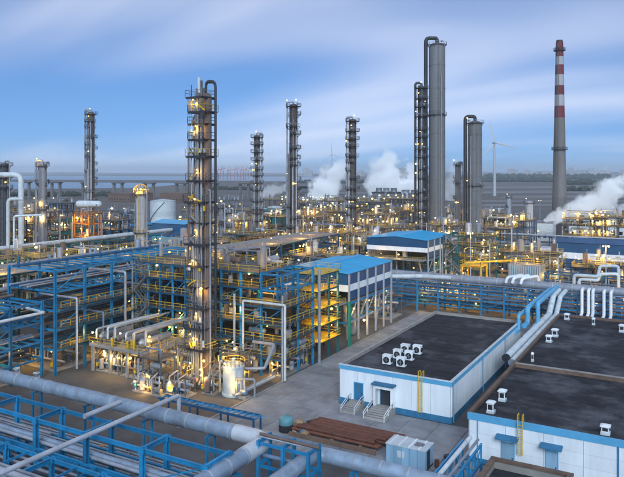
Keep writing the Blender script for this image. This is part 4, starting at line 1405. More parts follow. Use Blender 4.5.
for (dx_, z, pw) in ((.1, 43.6, 1.3), (.4, 36.4, 2.2), (-.2, 31.5, 1.2), (.0, 26.4, 1.2), (-.8, 21.3, 1.3), (1.6, 16.8, 1.3), (.2, 12.6, 1.6), (-.6, 8.4, 1.6), (2.4, 5.0, 1.4), (-1.5, 4.2, 1.2), (-.7, 48.0, 1.0)):
    lamp(T1, (TX + dx_, TY - 2.3, z), LP * pw * .6, .22, False)
T1.scale = (.74, .74, 1)
T1.location = (TX + .8, TY + .45, 0)
# skids round its foot
for k, (x, y, w_, d_, lb) in enumerate([(-77.2, 83.2, 4.0, 3.4, 'lit pump skid left of the foot of the twin tower'), (-66.9, 90.8, 3.4, 3.0, 'lit valve skid right behind the foot of the twin tower'), (-76.0, 91.2, 4.4, 3.4, 'lit valve skid left behind the twin tower')]):
    s = frame(lb, x - w_ / 2, x + w_ / 2, y - d_ / 2, y + d_ / 2, [2.6, 5.0], 1, 1, GREY, 60 + k, railm=GREY, gear=2.5, lamps=4, lampp=LP * .8, name='pump_skid', cat='skid', stairs=False, pipes=3, col=.22, beams=.2, tall=False)
rng = random.Random(77)
for k in range(12):
    p = P(rng.uniform(150, 222), rng.uniform(382, 396), 0)
    pm = thing('pump', 'small grey pump on the ground in front of the twin tower', 'pump', (p.x, p.y, 0), 'small pumps in front of the twin tower')
    bar_box(pm, 'base', p.x - .9, p.y - .4, p.x + .9, p.y + .4, -.03, .3, CONC)
    bar(pm, 'motor', (p.x - .8, p.y, .72), (p.x + .1, p.y, .72), .32, .32, rng.choice([NAVY, GREEN, GREY]), 'drum')
    bar(pm, 'casing', (p.x + .2, p.y, .75), (p.x + .6, p.y, .75), .42, .42, rng.choice([ALU2, GREY]), 'drum')
    bar(pm, 'pipe', (p.x + .45, p.y, .9), (p.x + .45, p.y, rng.uniform(1.8, 3.2)), .12, .12, rng.choice([ALU, RUSTY]), 'cyl')
# pale drum with lamp, right of the tower
p = P(233.5, 394, 0)
D1 = thing('storage_drum', 'short pale upright drum lit yellow beside the yard', 'drum', (p.x, p.y, 0))
mb = MB(); mb.lathe([(1.9, 0), (1.9, .35), (1.72, .36), (1.72, 4.5), (1.8, 4.52), (1.8, 4.7), (1.2, 5.1), (.3, 5.3), (.3, 5.8)], 28, (p.x, p.y, 0)); build('shell', mb, CABROOF, D1)
rb = MB(); rail(rb, [(p.x + 1.7 * math.cos(k * math.pi / 8), p.y + 1.7 * math.sin(k * math.pi / 8), 4.7) for k in range(16)], closed=True, step=3); build('handrail', rb, YEL, D1)
mb = MB(); mb.path([(p.x - 2.3, p.y - .6, .2), (p.x - 2.3, p.y - .6, 5.2), (p.x - .6, p.y - .2, 5.2)], .18, n=10); build('pipe', mb, ALU, D1)
mb = MB(); mb.path([(p.x + 1.6, p.y - 1.4, .2), (p.x + 1.6, p.y - 1.4, 3.2), (p.x + 4.6, p.y - .6, 3.2), (p.x + 4.6, p.y - .6, .2)], .16, n=10); build('pipe', mb, ALU2, D1)
lamp(D1, (p.x + .1, p.y - 2.5, 5.6), LP * 1.6, .2, True)
lamp(D1, (p.x + 1.9, p.y - 1.9, 2.6), LP, .18)
lamp(D1, (p.x + 0, p.y + .4, 7.2), LP, .2)
p = P(240, 397, 0)
pm = thing('pump_set', 'blue-grey pump set in front of the pale upright drum', 'pump', (p.x, p.y, 0))
bar_box(pm, 'base', p.x - 1.5, p.y - .7, p.x + 1.5, p.y + .7, -.03, .35, CONC)
bar(pm, 'motor', (p.x - .6, p.y, .36), (p.x - .6, p.y, 2.2), .5, .5, PIPEB, 'drum')
bar(pm, 'casing', (p.x + .1, p.y, .9), (p.x + 1.4, p.y, .9), .5, .5, PIPEB, 'drum')
bar(pm, 'pipe', (p.x + .9, p.y, 1.1), (p.x + .9, p.y, 2.9), .16, .16, ALU, 'cyl')
for k in range(3):
    pipe_thing('low grey sleeper pipe along the yard edge by the pale drum', [(-62.9 + k * .5, 84.6, .7), (-62.9 + k * .5, 95.8, .7)], .14, [ALU, CABROOF, ALU2][k], 3, 'sleeper_pipe', n=10, group='low sleeper pipes by the pale drum')



def manifold(label, x0, x1, y0, y1, z0, h_, seed, n_=8, lamps=2, lp=LP):
    """header pipes with drops, valves and handwheels on a low plinth"""
    rng = random.Random(seed)
    m_ = thing('pipe_manifold', label, 'pipework', ((x0 + x1) / 2, (y0 + y1) / 2, z0))
    bar_box(m_, 'plinth', x0, y0, x1, y1, z0 - .02, z0 + .22, CONC)
    for k in range(3):
        y = y0 + (y1 - y0) * (k + .5) / 3; z = z0 + h_ * (.45 + .25 * k)
        bar(m_, 'header', (x0 - .4, y, z), (x1 + .4, y, z), .2 + .05 * k, .2 + .05 * k, rng.choice([ALU, ALU2, PIPEB, RUSTY]), 'cyl24')
        for i in range(n_ // 2):
            x = x0 + (x1 - x0) * (i + rng.random()) / (n_ // 2)
            mb = MB(); yy = rng.uniform(y0, y1)
            mb.path([(x, y, z), (x, y, z + rng.uniform(.5, 1.4)), (x, yy, z + rng.uniform(.3, .5)), (x, yy, z0 + .22)], rng.uniform(.08, .16), n=8)
            build('drop_pipe', mb, rng.choice([ALU, ALU2, GREY, PALE, RUSTY]), m_)
            v = bar(m_, 'valve', (x, yy, z0 + .7), (x, yy, z0 + 1.5), .26, .26, rng.choice([GREY, NAVY, YEL, DARK]), 'drum')
    for k in range(n_ // 2):
        x, y = rng.uniform(x0 + .5, x1 - .5), rng.uniform(y0 + .3, y1 - .3)
        vessel_v(m_, x, y, z0 + .22, z0 + h_ * rng.uniform(.5, 1.1), rng.uniform(.3, .7), rng.choice([ALU2, SHELL, PALE, RUSTY, PIPEB]))
    for k in range(2):
        for x in (x0 + .2, x1 - .2):
            bar(m_, 'post', (x, y0 + .2 + k * (y1 - y0 - .4), z0 + .2), (x, y0 + .2 + k * (y1 - y0 - .4), z0 + h_ * 1.15), .16, .16, GREY, 'ibeam')
    for k in range(lamps):
        lamp(m_, (rng.uniform(x0, x1), y0 - .3, z0 + h_ * rng.uniform(.6, 1.1)), lp, .2)


MF = [
    (-93.6, -88.0, 84.4, 88.0, 0, 3.2, 'pipework under the left half of the raised exchanger table'),
    (-87.4, -81.4, 84.4, 88.0, 0, 3.2, 'pipework under the right half of the raised exchanger table'),
    (-80.0, -75.6, 87.0, 90.4, 0, 4.2, 'lit pipework between the exchanger table and the twin tower'),
    (-79.6, -75.0, 79.4, 82.0, 0, 2.4, 'low pipework in front left of the twin tower'),
    (-74.2, -69.4, 80.8, 83.6, 0, 2.6, 'low pipework right in front of the twin tower'),
    (-69.0, -66.6, 84.2, 88.6, 0, 3.6, 'pipework between the twin tower and the pale drum'),
    (-70.4, -65.8, 92.0, 94.6, 0, 4.0, 'pipework behind the pale drum at the frame foot'),
    (-64.8, -61.6, 97.6, 106.5, 0, 3.4, 'pipework inside the road corner of the blue frame'),
    (-75.6, -68.2, 97.8, 106.0, 0, 3.4, 'pipework inside the blue frame behind the gallows pipe'),
    (-95.4, -82.0, 98.4, 106.8, 0, 3.4, 'pipework at ground level left behind the twin tower'),
    (-109, -99, 80, 90, 0, 3.4, 'dark pipework under the tall blue rack, near end'),
    (-109, -99, 92, 106, 0, 3.4, 'dark pipework under the tall blue rack, far end'),
    (-108, -100, 60, 74, 0, 2.6, 'pipework under the near blue rack at the left edge'),
    (-94, -82, 109, 116, 16.5, 3.0, 'pipework on the high deck behind the twin tower'),
    (-76, -63, 148.5, 156, 0, 5.2, 'pipework behind the nearer blue-roofed shed'),
    (-58, -49, 170, 178, 0, 7.0, 'pipework beside the yellow gantry'),
    (-38, -28, 171, 179, 0, 7.5, 'pipework behind the back rack right of the louvred cooler'),
    (-26, -8, 171, 180, 0, 7.0, 'pipework behind the white down-pipes'),
    (-66, -58, 176, 184, 0, 6.0, 'pipework between the farther shed and the yellow gantry'),
]
for k, (x0, x1, y0, y1, z0, h_, lb) in enumerate(MF):
    manifold(lb, x0, x1, y0, y1, z0, h_, 400 + k, 8 if x1 - x0 < 7 else 14, 2 if x1 - x0 < 7 else 4, LP * (.7 if y0 < 150 else 1.8))
rack('blue rack supporting the high deck behind the twin tower', 'x', 108.6, 116.6, -96.4, -80, 5.4, [5.5, 11, 16.2], NAVY, 6, 95, deck=CONC, railm=YEL, joists=1, lamps=[(108.8, -92, 18.2, LP), (108.8, -84, 18.2, LP), (112, -88, 19, LP)])
rack('second blue rack line behind the long back rack', 'x', 180.5, 185.5, -33, 22, 7.0, [4.0, 7.0, 9.4], NAVY, 6, 96, joists=1, pmats=RP, lamps=[(180.3, -30, 10.6, FPW), (180.3, -20, 10.6, FPW), (180.3, -8, 10.6, FPW)])

# ================================================================== blue-roofed sheds on stilts


def shed(label, x0, x1, y0, y1, ze, seed, ncol=5, lamps=(), base=8.2):
    rng = random.Random(seed)
    s = thing('compressor_shed', label, 'shed', ((x0 + x1) / 2, (y0 + y1) / 2, 0))
    xm = (x0 + x1) / 2; rise = .9
    n_ = max(6, int((y1 - y0) / 1.6))
    for side in (0, 1):
        for k in range(n_):
            a, b_ = y0 - .5 + (y1 - y0 + 1) * k / n_, y0 - .5 + (y1 - y0 + 1) * (k + 1) / n_ - .02
            xa, xb = (x0 - .4, xm) if side == 0 else (xm, x1 + .4)
            za, zb = (ze + .05, ze + rise) if side == 0 else (ze + rise, ze + .05)
            mb = MB()
            mb.quadgrid([[(xa, a, za), (xb, a, zb), (xb, a, zb + .1), (xa, a, za + .1)], [(xa, b_, za), (xb, b_, zb), (xb, b_, zb + .1), (xa, b_, za + .1)]], smooth=False)
            build('roof_sheet', mb, ROOFB, s)
    bar_box(s, 'ridge_vent', xm - .45, y0 + 1, xm + .45, y1 - 1, ze + rise - .02, ze + rise + .42, LBLUE)
    # cladding bands
    for (z0, z1, m, nm) in ((ze - 2.3, ze - .02, WALLB, 'wall_band'), (ze - 3.7, ze - 2.31, WHITE, 'white_band'), (ze - 5.6, ze - 3.71, WALLB, 'wall_band')):
        th = .1 if m is WALLB else .14
        if m is WALLB and z0 < ze - 5:
            bar_box(s, nm, x1 - th, y0, x1, y1, z0, z1, m)
            continue
        bar_box(s, nm, x0, y0 - th, x1, y0, z0, z1, m)
        bar_box(s, nm, x0, y1, x1, y1 + th, z0, z1, m)
        bar_box(s, nm, x1, y0, x1 + th, y1, z0, z1, m)
        bar_box(s, nm, x0 - th, y0, x0, y1, z0, z1, m)
    mb = MB()
    for y, d in ((y0 - .1, -.03), (y1 + .1, .03)):
        mb.quadgrid([[(x0, y, ze - .03), (x1, y, ze - .03), (xm, y, ze + rise - .03)], [(x0, y + d, ze - .03), (x1, y + d, ze - .03), (xm, y + d, ze + rise - .03)]], smooth=False)
        build('gable', mb, WALLB, s); mb = MB()
    for k in range(ncol + 1):
        y = y0 + .3 + (y1 - y0 - .6) * k / ncol
        for x in (x0 + .3, xm, x1 + .28):
            bar(s, 'column', (x, y, 0), (x, y, ze - .05 if x < x1 else ze - .05), .34, .34, PALE, 'ibeam')
        for z in (base, base - 4):
            bar(s, 'beam', (x0 + .3, y, z), (x1 - .1, y, z), .2, .34, BLUE, 'ibeam')
    for z in (base, base - 4):
        bar(s, 'beam', (x1 - .15, y0, z), (x1 - .15, y1, z), .2, .4, BLUE if z == base else PALE, 'ibeam')
        bar(s, 'beam', (x0 + .15, y0, z), (x0 + .15, y1, z), .2, .4, BLUE, 'ibeam')
    bar_box(s, 'floor', x0 - .1, y0, x1 - .3, y1, base + .21, base + .35, CONC)
    bar_box(s, 'floor', x0 + 2, y0 - 3.2, x1 - .3, y0 - .15, base + .21, base + .35, CONC)
    rb = MB(); rail(rb, [(x0 + 2, y0 - 3.1, base + .35), (x1 - .4, y0 - 3.1, base + .35), (x1 - .4, y0 - .2, base + .35)], step=1.6); build('handrail', rb, YEL, s)
    for k in range(ncol):
        y = y0 + .3 + (y1 - y0 - .6) * (k + .5) / ncol
        vessel_v(s, rng.uniform(x0 + 2, x1 - 3), y, base + .351, base + rng.uniform(2.5, 4.5), rng.uniform(.7, 1.3), rng.choice([ALU, GREEN, SHELL]), 'compressor')
        vessel_v(s, rng.uniform(x0 + 2, x1 - 2), y, .05, rng.uniform(3, 6.8), rng.uniform(.5, 1.1), rng.choice([ALU, ALU2, SHELL, RUSTY]))
        bar(s, 'pipe', (rng.uniform(x1 - 4, x1 - .8), y, .05), (rng.uniform(x1 - 4, x1 - .8), y + rng.uniform(-.5, .5), base), .25, .25, rng.choice([ALU, PIPEB, GREEN]), 'cyl')
        if k % 2 == 0:
            bar(s, 'brace', (x1 - .1, y - 2, base - 4), (x1 - .1, y + 2, base - .2), .14, .14, PALE)
    for l_ in lamps:
        lamp(s, l_, LP, .2, rng.random() < .5)
    return s


shed('blue-roofed shed on pale stilts beside the road, nearer one', -77.6, -62.2, 123.5, 146.5, 14.6, 41, 5, [(-61.9, 126, 7), (-61.9, 131, 3.6), (-63, 136, 7), (-66, 122.5, 10.4), (-71, 122.3, 10.6), (-75, 122, 6), (-69, 121.8, 5.6), (-64, 141, 3.5), (-70, 133, 5.5)])
shed('blue-roofed shed behind the back pipe rack, farther one', -91.5, -71.0, 196, 219.5, 14.6, 42, 4, [(-86, 194.8, 9.9), (-80, 194.8, 9.9), (-75, 195, 6), (-70.5, 203, 7), (-70.5, 211, 6)])
mb = MB()
gp = thing('green_post', 'green painted post at the near corner of the stilted shed', 'post', (-60.6, 121.3, 0))
bar(gp, 'shaft', (-60.6, 121.3, 0), (-60.6, 121.3, 9.4), .5, .5, GREEN, 'ibeam')
bar_box(gp, 'base_plate', -61.0, 120.9, -60.2, 121.7, -.03, .08, CONC)
frame('railed pump deck in front of the nearer blue-roofed shed', -76, -66, 112.5, 120.0, [4.4, 8.4], 2, 1, TEAL, 43, railm=YEL, gear=1.2, lamps=6, lampp=LP)
pipe_thing('thick pale pipe poking from the nearer shed towards the road', [(-64, 146.9, 10.8), (-56.5, 151.5, 10.8), (-52, 160, 9.6)], .5, CABROOF, 3, 'stub_pipe')

# ================================================================== back pipe rack with the big grey main
rk = rack('long blue pipe rack behind the two flat-roofed buildings', 'x', 162.0, 167.5, -78, 22, 5.5, [2.2, 4.2, 6.0, 7.6], BLUE, 7, 51, col=.36, joists=1, pr=(.12, .36), pmats=[ALU, ALU2, PIPEB, NAVY, PIPEB], lamps=[(162, -70, 4.5, LP), (162, -60, 4.2, LP), (162, -46, 3.4, LP)])
pipe_thing('fat grey main pipe on the long back rack', [(-80, 163.3, 9.0), (24, 163.3, 9.0)], 1.0, ALU2, 4.5, 'main_pipe', n=26)
pipe_thing('second grey pipe behind the fat main on the back rack', [(-80, 166.2, 8.5), (24, 166.2, 8.5)], .5, ALU, 4.5, 'main_pipe', n=20)
for k, px in enumerate((582, 588.5, 593, 604, 611)):
    x = XonY(px, 160.6)
    pipe_thing('white down-pipe on the front of the back rack behind the workshop', [(x, 164.5, 9.2), (x, 160.4, 9.2), (x, 160.4, 4.0), (x, 153.6, 2.8), (x, 153.6, .3)], .34, WHITE2, 0, 'down_pipe', n=16, group='white down-pipes behind the workshop roof')
for k, px in enumerate((511, 517.5, 526)):
    x = XonY(px, 161)
    pipe_thing('short white cross pipe over the fat grey main', [(x - 1.2, 160.8, 9.4), (x - .8, 160.9, 10.7), (x + 1.6, 166.5, 10.7), (x + 1.8, 167, 8.5)], .36, WHITE2, 0, 'cross_pipe', n=16, bend=.9, group='white cross pipes over the fat grey main')
# expansion loops right
for k, (px0, px1, dY, z) in enumerate([(574, 598, 169.5, 11.2), (579, 598, 168.6, 10.4)]):
    xa, xb = XonY(px0, dY), XonY(px1, dY)
    pipe_thing(['upper white expansion loop right of the louvred box', 'lower white expansion loop right of the louvred box'][k], [(xa, dY, 7), (xa, dY, z), (xb, dY, z), (xb, dY + 4, z + 2.0 - k), (xb + 4, dY + 5, z + 2.2 - k), (xb + 4, dY + 5, 6)], .36, CABROOF, 0, 'expansion_loop', n=16, bend=.8)
# yellow gantry
p = P(470, 311)
gy = frame('bright yellow steel gantry over the back rack', -51.5, -46.5, 168.6, 174.0, [5.5, 11.6], 1, 1, YEL, 52, railm=YEL, floor=YEL, gear=1.5, lamps=0, pipes=2)
bar(gy, 'jib', (-51, 169, 12.4), (-41, 178, 12.6), .3, .4, YEL, 'ibeam')
for l_ in ((-50, 168.2, 10.6), (-47, 168.2, 13.6), (-43.5, 172, 13.0), (-48, 168, 4.5), (-45, 176, 13.2)):
    lamp(gy, l_, LP * 1.6, .2)
# louvred box
lv = thing('louvred_cooler', 'pale blue-grey louvred cooler box on legs under yellow lamps', 'cooler', (-44, 196, 0))
x0, x1, y0, y1 = XonY(509, 186), XonY(541, 186), 186, 191
for x in (x0, (x0 + x1) / 2, x1):
    for y in (y0, y1):
        bar(lv, 'leg', (x, y, 0), (x, y, 4.2), .3, .3, GREY, 'ibeam')
bar_box(lv, 'body', x0 - .2, y0, x1 + .2, y1, 4.2, 10.6, ALU2)
for k in range(14):
    x = x0 + (x1 - x0) * (k + .5) / 14
    bar_box(lv, 'slat', x - .12, y0 - .14, x + .12, y0 - .002, 4.5, 10.2, CABIN)
rb = MB(); rail(rb, rect(x0, x1, y0, y1, 10.61), closed=True, step=1.6); build('handrail', rb, YEL, lv)
for l_ in ((x0 + 2, y0 - .4, 12.2), (x0 + 5, y0 + 1, 12.6), (x1 - 1, y0, 12.4), (x1 + .8, y0 - .5, 8.2)):
    lamp(lv, l_, LP * 1.6, .22)
frame('yellow-railed platform behind the louvred cooler box', x0 - 1, x1 + 3, 193, 201, [5, 9, 12.5], 2, 1, GREY, 53, railm=YEL, floor=GRAT, gear=1.5, lamps=7, lampp=LP * 1.6)

# ================================================================== towers
FP = 220


def tw(label, px, d, ytop, r, m, nplat, **k):
    p = PD(px, d)
    return tower(label, p.x, p.y, ZD(ytop, d), r, m, nplat, **k)


DRUST = mat('dark_rust_shell', (0.085, 0.068, 0.06), 0.7, 0.1, 0.4, 0.5, (0.03, 0.025, 0.025), 0.3, streak=True)
RT = (CA, SA)     # unit step to the viewer's right
tw('dark slim far-left tower rising above the orange-lit furnace', 91, 300, 112, 1.6, DRUST, 14, z0plat=20, overhead=.45, oside=(-CA, -SA), lamps=4, seed=1, platm=GREY, lampr=.26, plat_w=1.3, riser=7)
tw('slim tower left of the three thin middle towers', 257, 270, 135, 1.2, DRUST, 13, z0plat=12, overhead=.35, oside=RT, lamps=6, seed=2, lampr=.26, plat_w=1.5, full=True, lampp=0, riser=6)
tw('dark slim tower, tallest of the three thin middle towers', 293.5, 235, 104, 1.45, DRUST, 15, z0plat=9, overhead=.3, oside=(-CA, -SA), lamps=8, seed=3, lampr=.24, plat_w=1.3, lampp=0, full=False, riser=7)
tw('dark slim tower between the two white steam clouds', 352.5, 265, 119, 1.5, DRUST, 15, z0plat=9, overhead=.3, oside=(-CA, -SA), lamps=10, seed=4, lampr=.25, plat_w=1.4, full=False, riser=7)
T7 = tw('tallest fat grey tower with a goose-neck pipe, right of centre', 437, 280, 43, 3.4, SHELL2, 2, z0plat=60, overhead=.8, oside=(-CA, -SA), lamps=0, seed=5, plat_w=.7, riser=1, full=True, over_m=DARK)
T6 = tw('dark platform-covered column hugging the tallest fat tower', 421.5, 272, 86, 1.5, DARK, 16, z0plat=8, overhead=.5, oside=(-CA, -SA), lamps=16, seed=6, lampr=.25, plat_w=1.4, full=True, over_m=DARK)
T8 = tw('fat grey tower beside the near wind turbine', 475, 285, 121, 2.95, SHELL2, 2, z0plat=30, overhead=.75, oside=(-CA, -SA), lamps=2, seed=7, plat_w=.9, riser=2, full=True, over_m=DARK)
tw('short slim column left of the fat grey tower', 458, 300, 163, 1.3, SHELL, 5, z0plat=20, overhead=.2, lamps=4, seed=8, plat_w=1.0)
tw('grey column with ringed top near the left picture edge', 42.5, 205, 163, 1.25, SHELL, 5, z0plat=20, overhead=.3, oside=(-CA, -SA), lamps=4, seed=9, plat_w=.8, lampp=FP)
tw('stubby dark column at the left picture edge', 5, 230, 163, 1.6, DARK, 4, z0plat=26, overhead=.25, lamps=3, seed=10, plat_w=1.0)
tw('pale fat column with lit domed top by the round white tank', 141, 195, 191, 1.55, PALE, 2, z0plat=18, overhead=.22, lamps=0, seed=11, plat_w=.9, full=True, railm=YEL)
p = PD(141, 195)
dm = thing('lamp_cage', 'yellow lit round railing cage crowning the pale fat column', 'railing', (p.x, p.y, ZD(191, 195)))
mb = MB()
for k in range(10):
    a = 2 * math.pi * k / 10
    pts = [(p.x + 2.4 * math.cos(a) * math.cos(t_), p.y + 2.4 * math.sin(a) * math.cos(t_), ZD(191, 195) - .5 + 2.6 * math.sin(t_)) for t_ in (0, .4, .8, 1.2, 1.57)]
    for q0, q1 in zip(pts, pts[1:]):
        mb.bar(q0, q1, .09)
build('hoops', mb, YEL, dm)
for dx_ in (-1.2, .2, 1.3):
    lamp(dm, (p.x + dx_, p.y - 1.6, ZD(191, 195) + .6), FP, .22)
tw('twin slim columns behind the twin tower, left one', 221, 215, 205, .8, SHELL, 3, z0plat=14, overhead=.2, lamps=3, seed=12, plat_w=.8, name='process_column')
tw('twin slim columns behind the twin tower, right one', 229, 222, 210, .9, PALE, 3, z0plat=14, overhead=.2, lamps=3, seed=13, plat_w=.8, name='process_column')
tw('pale plain column left of the striped chimney', 529, 330, 201, 2.0, PALE, 2, z0plat=12, overhead=0, lamps=2, seed=14, plat_w=.8, ladder=False, name='process_column', skirt=3)
tw('thin column behind the fat grey tower and turbine', 509, 420, 196, 1.5, PALE, 2, z0plat=14, overhead=0, lamps=1, seed=15, plat_w=.8, ladder=False, name='process_column')

# ================================================================== striped chimney
p = PD(559.5, 365)
ch = thing('chimney', 'tall tapering chimney with red and white bands at the top', 'chimney', (p.x, p.y, 0))
H = ZD(42, 365)


def chr_(z):
    return 4.3 + (1.95 - 4.3) * (z / H) ** .9


edges = [(0, 22, CHIM), (22, 44, CHIM), (44, 66, CHIM), (66, 72.5, CRED), (72.5, 78.6, CWHT), (78.6, 83.8, CRED), (83.8, 89.8, CWHT), (89.8, 95.3, CRED), (95.3, 99.8, CWHT), (99.8, H, CRED)]
for z0, z1, m in edges:
    mb = MB(); mb.lathe([(chr_(z0), z0), (chr_((z0 + z1) / 2), (z0 + z1) / 2), (chr_(z1), z1)], 40, (p.x, p.y, 0), caps=(False, z1 == H))
    build('painted_band' if m is not CHIM else 'concrete_shaft', mb, m, ch)
for z in (48.2, 103.0):
    r0 = chr_(z)
    mb = MB(); mb.lathe([(r0 * .98, z), (r0 + 1.1, z + .02), (r0 + 1.1, z + .3), (r0 * .98, z + .31)], 32, (p.x, p.y, 0), caps=(False, False))
    pl = build('platform', mb, DARK, ch)
    rb = MB(); rail(rb, [(p.x + (r0 + 1) * math.cos(k * math.pi / 10), p.y + (r0 + 1) * math.sin(k * math.pi / 10), z + .3) for k in range(20)], closed=True, step=4, h=1.3, t=.14); build('handrail', rb, DARK, pl)
mb = MB()
for s_ in (-.4, .4):
    mb.bar((p.x + s_ - .5, p.y - 4.55, 2), (p.x + s_ - .5, p.y - 2.1, H - 1), .14)
build('ladder', mb, GREY, ch)
mb = MB(); mb.lathe([(1.6, H), (1.7, H + .1), (1.7, H + 1.0), (1.5, H + 1.05)], 24, (p.x, p.y, 0)); build('lip', mb, DARK, ch)

# ================================================================== wind turbines
def turbine(label, px, d, hub, bl, rot, lean=0.0):
    p = PD(px, d)
    t = thing('wind_turbine', label, 'wind turbine', (p.x, p.y, 0))
    mb = MB(); mb.lathe([(2.6, -.3), (2.2, hub * .3), (1.7, hub * .7), (1.35, hub - 1.5)], 20, (p.x, p.y, 0)); build('mast', mb, TURB, t)
    fw = Vector((SA, -CA, 0)); rt = Vector((CA, SA, 0))
    mb = MB(); mb.tube(p + Vector((0, 0, hub)) - fw * 5, p + Vector((0, 0, hub)) + fw * 2.5, 1.9, 1.6, 14); build('nacelle', mb, TURB, t)
    c = p + Vector((0, 0, hub)) + fw * 3.4
    mb = MB(); mb.tube(c - fw * 1.0, c + fw * 1.6, 1.5, .5, 14); build('hub', mb, TURB, t)
    for k in range(3):
        a = R(rot + 120 * k)
        dr_ = rt * math.cos(a) + Vector((0, 0, 1)) * math.sin(a)
        sd_ = rt * -math.sin(a) + Vector((0, 0, 1)) * math.cos(a)
        rs_ = []
        for u, ch_, th in ((0.02, 1.6, 1.2), (.08, 1.8, 1.1), (.2, 3.4, .8), (.45, 2.5, .5), (.75, 1.6, .3), (.97, .8, .15), (1.0, .2, .08)):
            c0_ = c + dr_ * (bl * u)
            rs_.append([c0_ - sd_ * ch_ * .35 , c0_ + fw * th * .5, c0_ + sd_ * ch_ * .65, c0_ - fw * th * .5])
        mb = MB(); mb.quadgrid(rs_); build('blade', mb, TURB, t)


turbine('large wind turbine standing behind the fat grey tower', 494.5, 1000, 80, 37, 105)
turbine('tiny wind turbine above the steam left of centre', 332, 2300, 98, 38, 95)

# ================================================================== viaduct
p0, p1 = PD(-40, 905), PD(262, 880)
vd = thing('viaduct', 'long elevated concrete road bridge on piers at far left', 'bridge', (p0.x, p0.y, 0))
dirv = (p1 - p0).normalized(); L_ = (p1 - p0).length
bar(vd, 'deck', p0 + Vector((0, 0, 24)), p1 + Vector((0, 0, 22)), 12, 2.2, BRIDGE)
ASPH = mat('asphalt', (0.045, 0.045, 0.05), 0.95, spec=.1)
bar(vd, 'road_surface', p0 + Vector((0, 0, 25.2)), p1 + Vector((0, 0, 23.2)), 11.2, .2, ASPH)
for s_ in (-5.9, 5.9):
    o_ = Vector((-dirv.y, dirv.x, 0)) * s_
    bar(vd, 'parapet', p0 + o_ + Vector((0, 0, 25.6)), p1 + o_ + Vector((0, 0, 23.6)), .4, 1.0, BRIDGE)
n_ = int(L_ / 43)
for k in range(n_ + 1):
    c = p0 + dirv * (6 + k * 43)
    for dd in (-5.5, 5.5):
        q_ = c + dirv * dd
        bar(vd, 'pier', q_ + Vector((0, 0, -.3)), q_ + Vector((0, 0, 22.8 - 2 * k / n_)), 3.2, 2.6, BRIDGE)
    bar(vd, 'cap_beam', c - dirv * 8 + Vector((0, 0, 22.1 - 2 * k / n_)), c + dirv * 8 + Vector((0, 0, 22.1 - 2 * k / n_)), 9, 1.2, BRIDGE)

# ================================================================== harbour cranes
CRANE = mat('crane_red', (0.42, 0.09, 0.08), 0.6)
for k, px in enumerate((216, 222, 229, 236, 242, 247)):
    d = 3300 + 120 * (k % 3); p = PD(px, d)
    cr = thing('harbour_crane', 'faint red harbour crane in the far port right of the twin tower', 'crane', (p.x, p.y, 0), 'harbour cranes on the far shore')
    rt = Vector((CA, SA, 0)); up = Vector((0, 0, 1))
    for s_ in (-9, 9):
        bar(cr, 'leg', p + rt * s_ - up * .3, p + rt * s_ * .6 + up * 46, 2.4, 2.4, CRANE)
    bar(cr, 'portal', p - rt * 8 + up * 28, p + rt * 8 + up * 28, 2.4, 2.4, CRANE)
    bar(cr, 'boom', p - rt * 16 + up * 46, p + rt * 22 + up * (58 if k % 2 else 47), 2.2, 2.6, CRANE)
    bar(cr, 'apex', p + rt * -3 + up * 46, p + rt * 1 + up * 66, 1.8, 1.8, CRANE)
    bar(cr, 'stay', p + rt * 1 + up * 66, p + rt * 16 + up * (55 if k % 2 else 47), 1, 1, CRANE)

# far skyline
rng = random.Random(21)
for k in range(46):
    px = rng.uniform(490, 640) if k < 34 else rng.uniform(300, 420)
    d = rng.uniform(5200, 6600); h_ = rng.choice([30, 38, 45, 52, 60, 72]) * rng.uniform(.7, 1.1); w_ = rng.uniform(22, 60)
    p = PD(px, d)
    bk = thing('tower_block', 'faint tower block on the hazy skyline at right' if px > 450 else 'faint tower block on the hazy skyline behind the steam', 'building', (p.x, p.y, 0), 'skyline blocks at right' if px > 450 else 'skyline blocks behind the steam')
    bar_box(bk, 'wall', p.x - w_ / 2, p.y - 9, p.x + w_ / 2, p.y + 9, -.3, h_, BLOCK)
    bar_box(bk, 'roof_hut', p.x - w_ / 6, p.y - 4, p.x + w_ / 6, p.y + 4, h_, h_ + 5, BLOCK)

# ================================================================== low buildings, tanks and coolers


def tank(label, px, d, ytop, r, m=WHITE2):
    p = PD(px, d); h_ = ZD(ytop, d)
    t = thing('storage_tank', label, 'tank', (p.x, p.y, 0))
    n_ = 5
    for k in range(n_):
        z0, z1 = h_ * k / n_, h_ * (k + 1) / n_ - .03
        mb = MB(); mb.lathe([(r + .01 * (n_ - k), z0), (r + .01 * (n_ - k), z1)], 40, (p.x, p.y, 0), caps=(False, False)); build('shell_course', mb, m, t)
    mb = MB(); mb.lathe([(r + .2, h_ - .05), (r + .2, h_ + .1), (r * .6, h_ + r * .10), (.3, h_ + r * .16)], 40, (p.x, p.y, 0)); build('roof', mb, m, t)
    rb = MB(); rail(rb, [(p.x + r * math.cos(k * math.pi / 12), p.y + r * math.sin(k * math.pi / 12), h_ + .1) for k in range(24)], closed=True, step=3, t=.08); build('handrail', rb, GREY, t)
    mb = MB()
    for k in range(24):
        a = -2.4 + k * .07; b_ = -2.4 + (k + 1) * .07
        mb.bar((p.x + (r + .5) * math.cos(a), p.y + (r + .5) * math.sin(a), h_ * k / 24), (p.x + (r + .5) * math.cos(b_), p.y + (r + .5) * math.sin(b_), h_ * (k + 1) / 24), .8, .15)
    build('spiral_stair', mb, GREY, t)


tank('round white storage tank left of the twin tower', 163, 440, 201, 8.4, CABROOF)
tank('round pale tank right behind the twin tower', 238, 300, 215, 4.2, CABROOF)
tank('squat pale tank behind the slim middle towers', 275, 520, 207, 6, CABROOF)


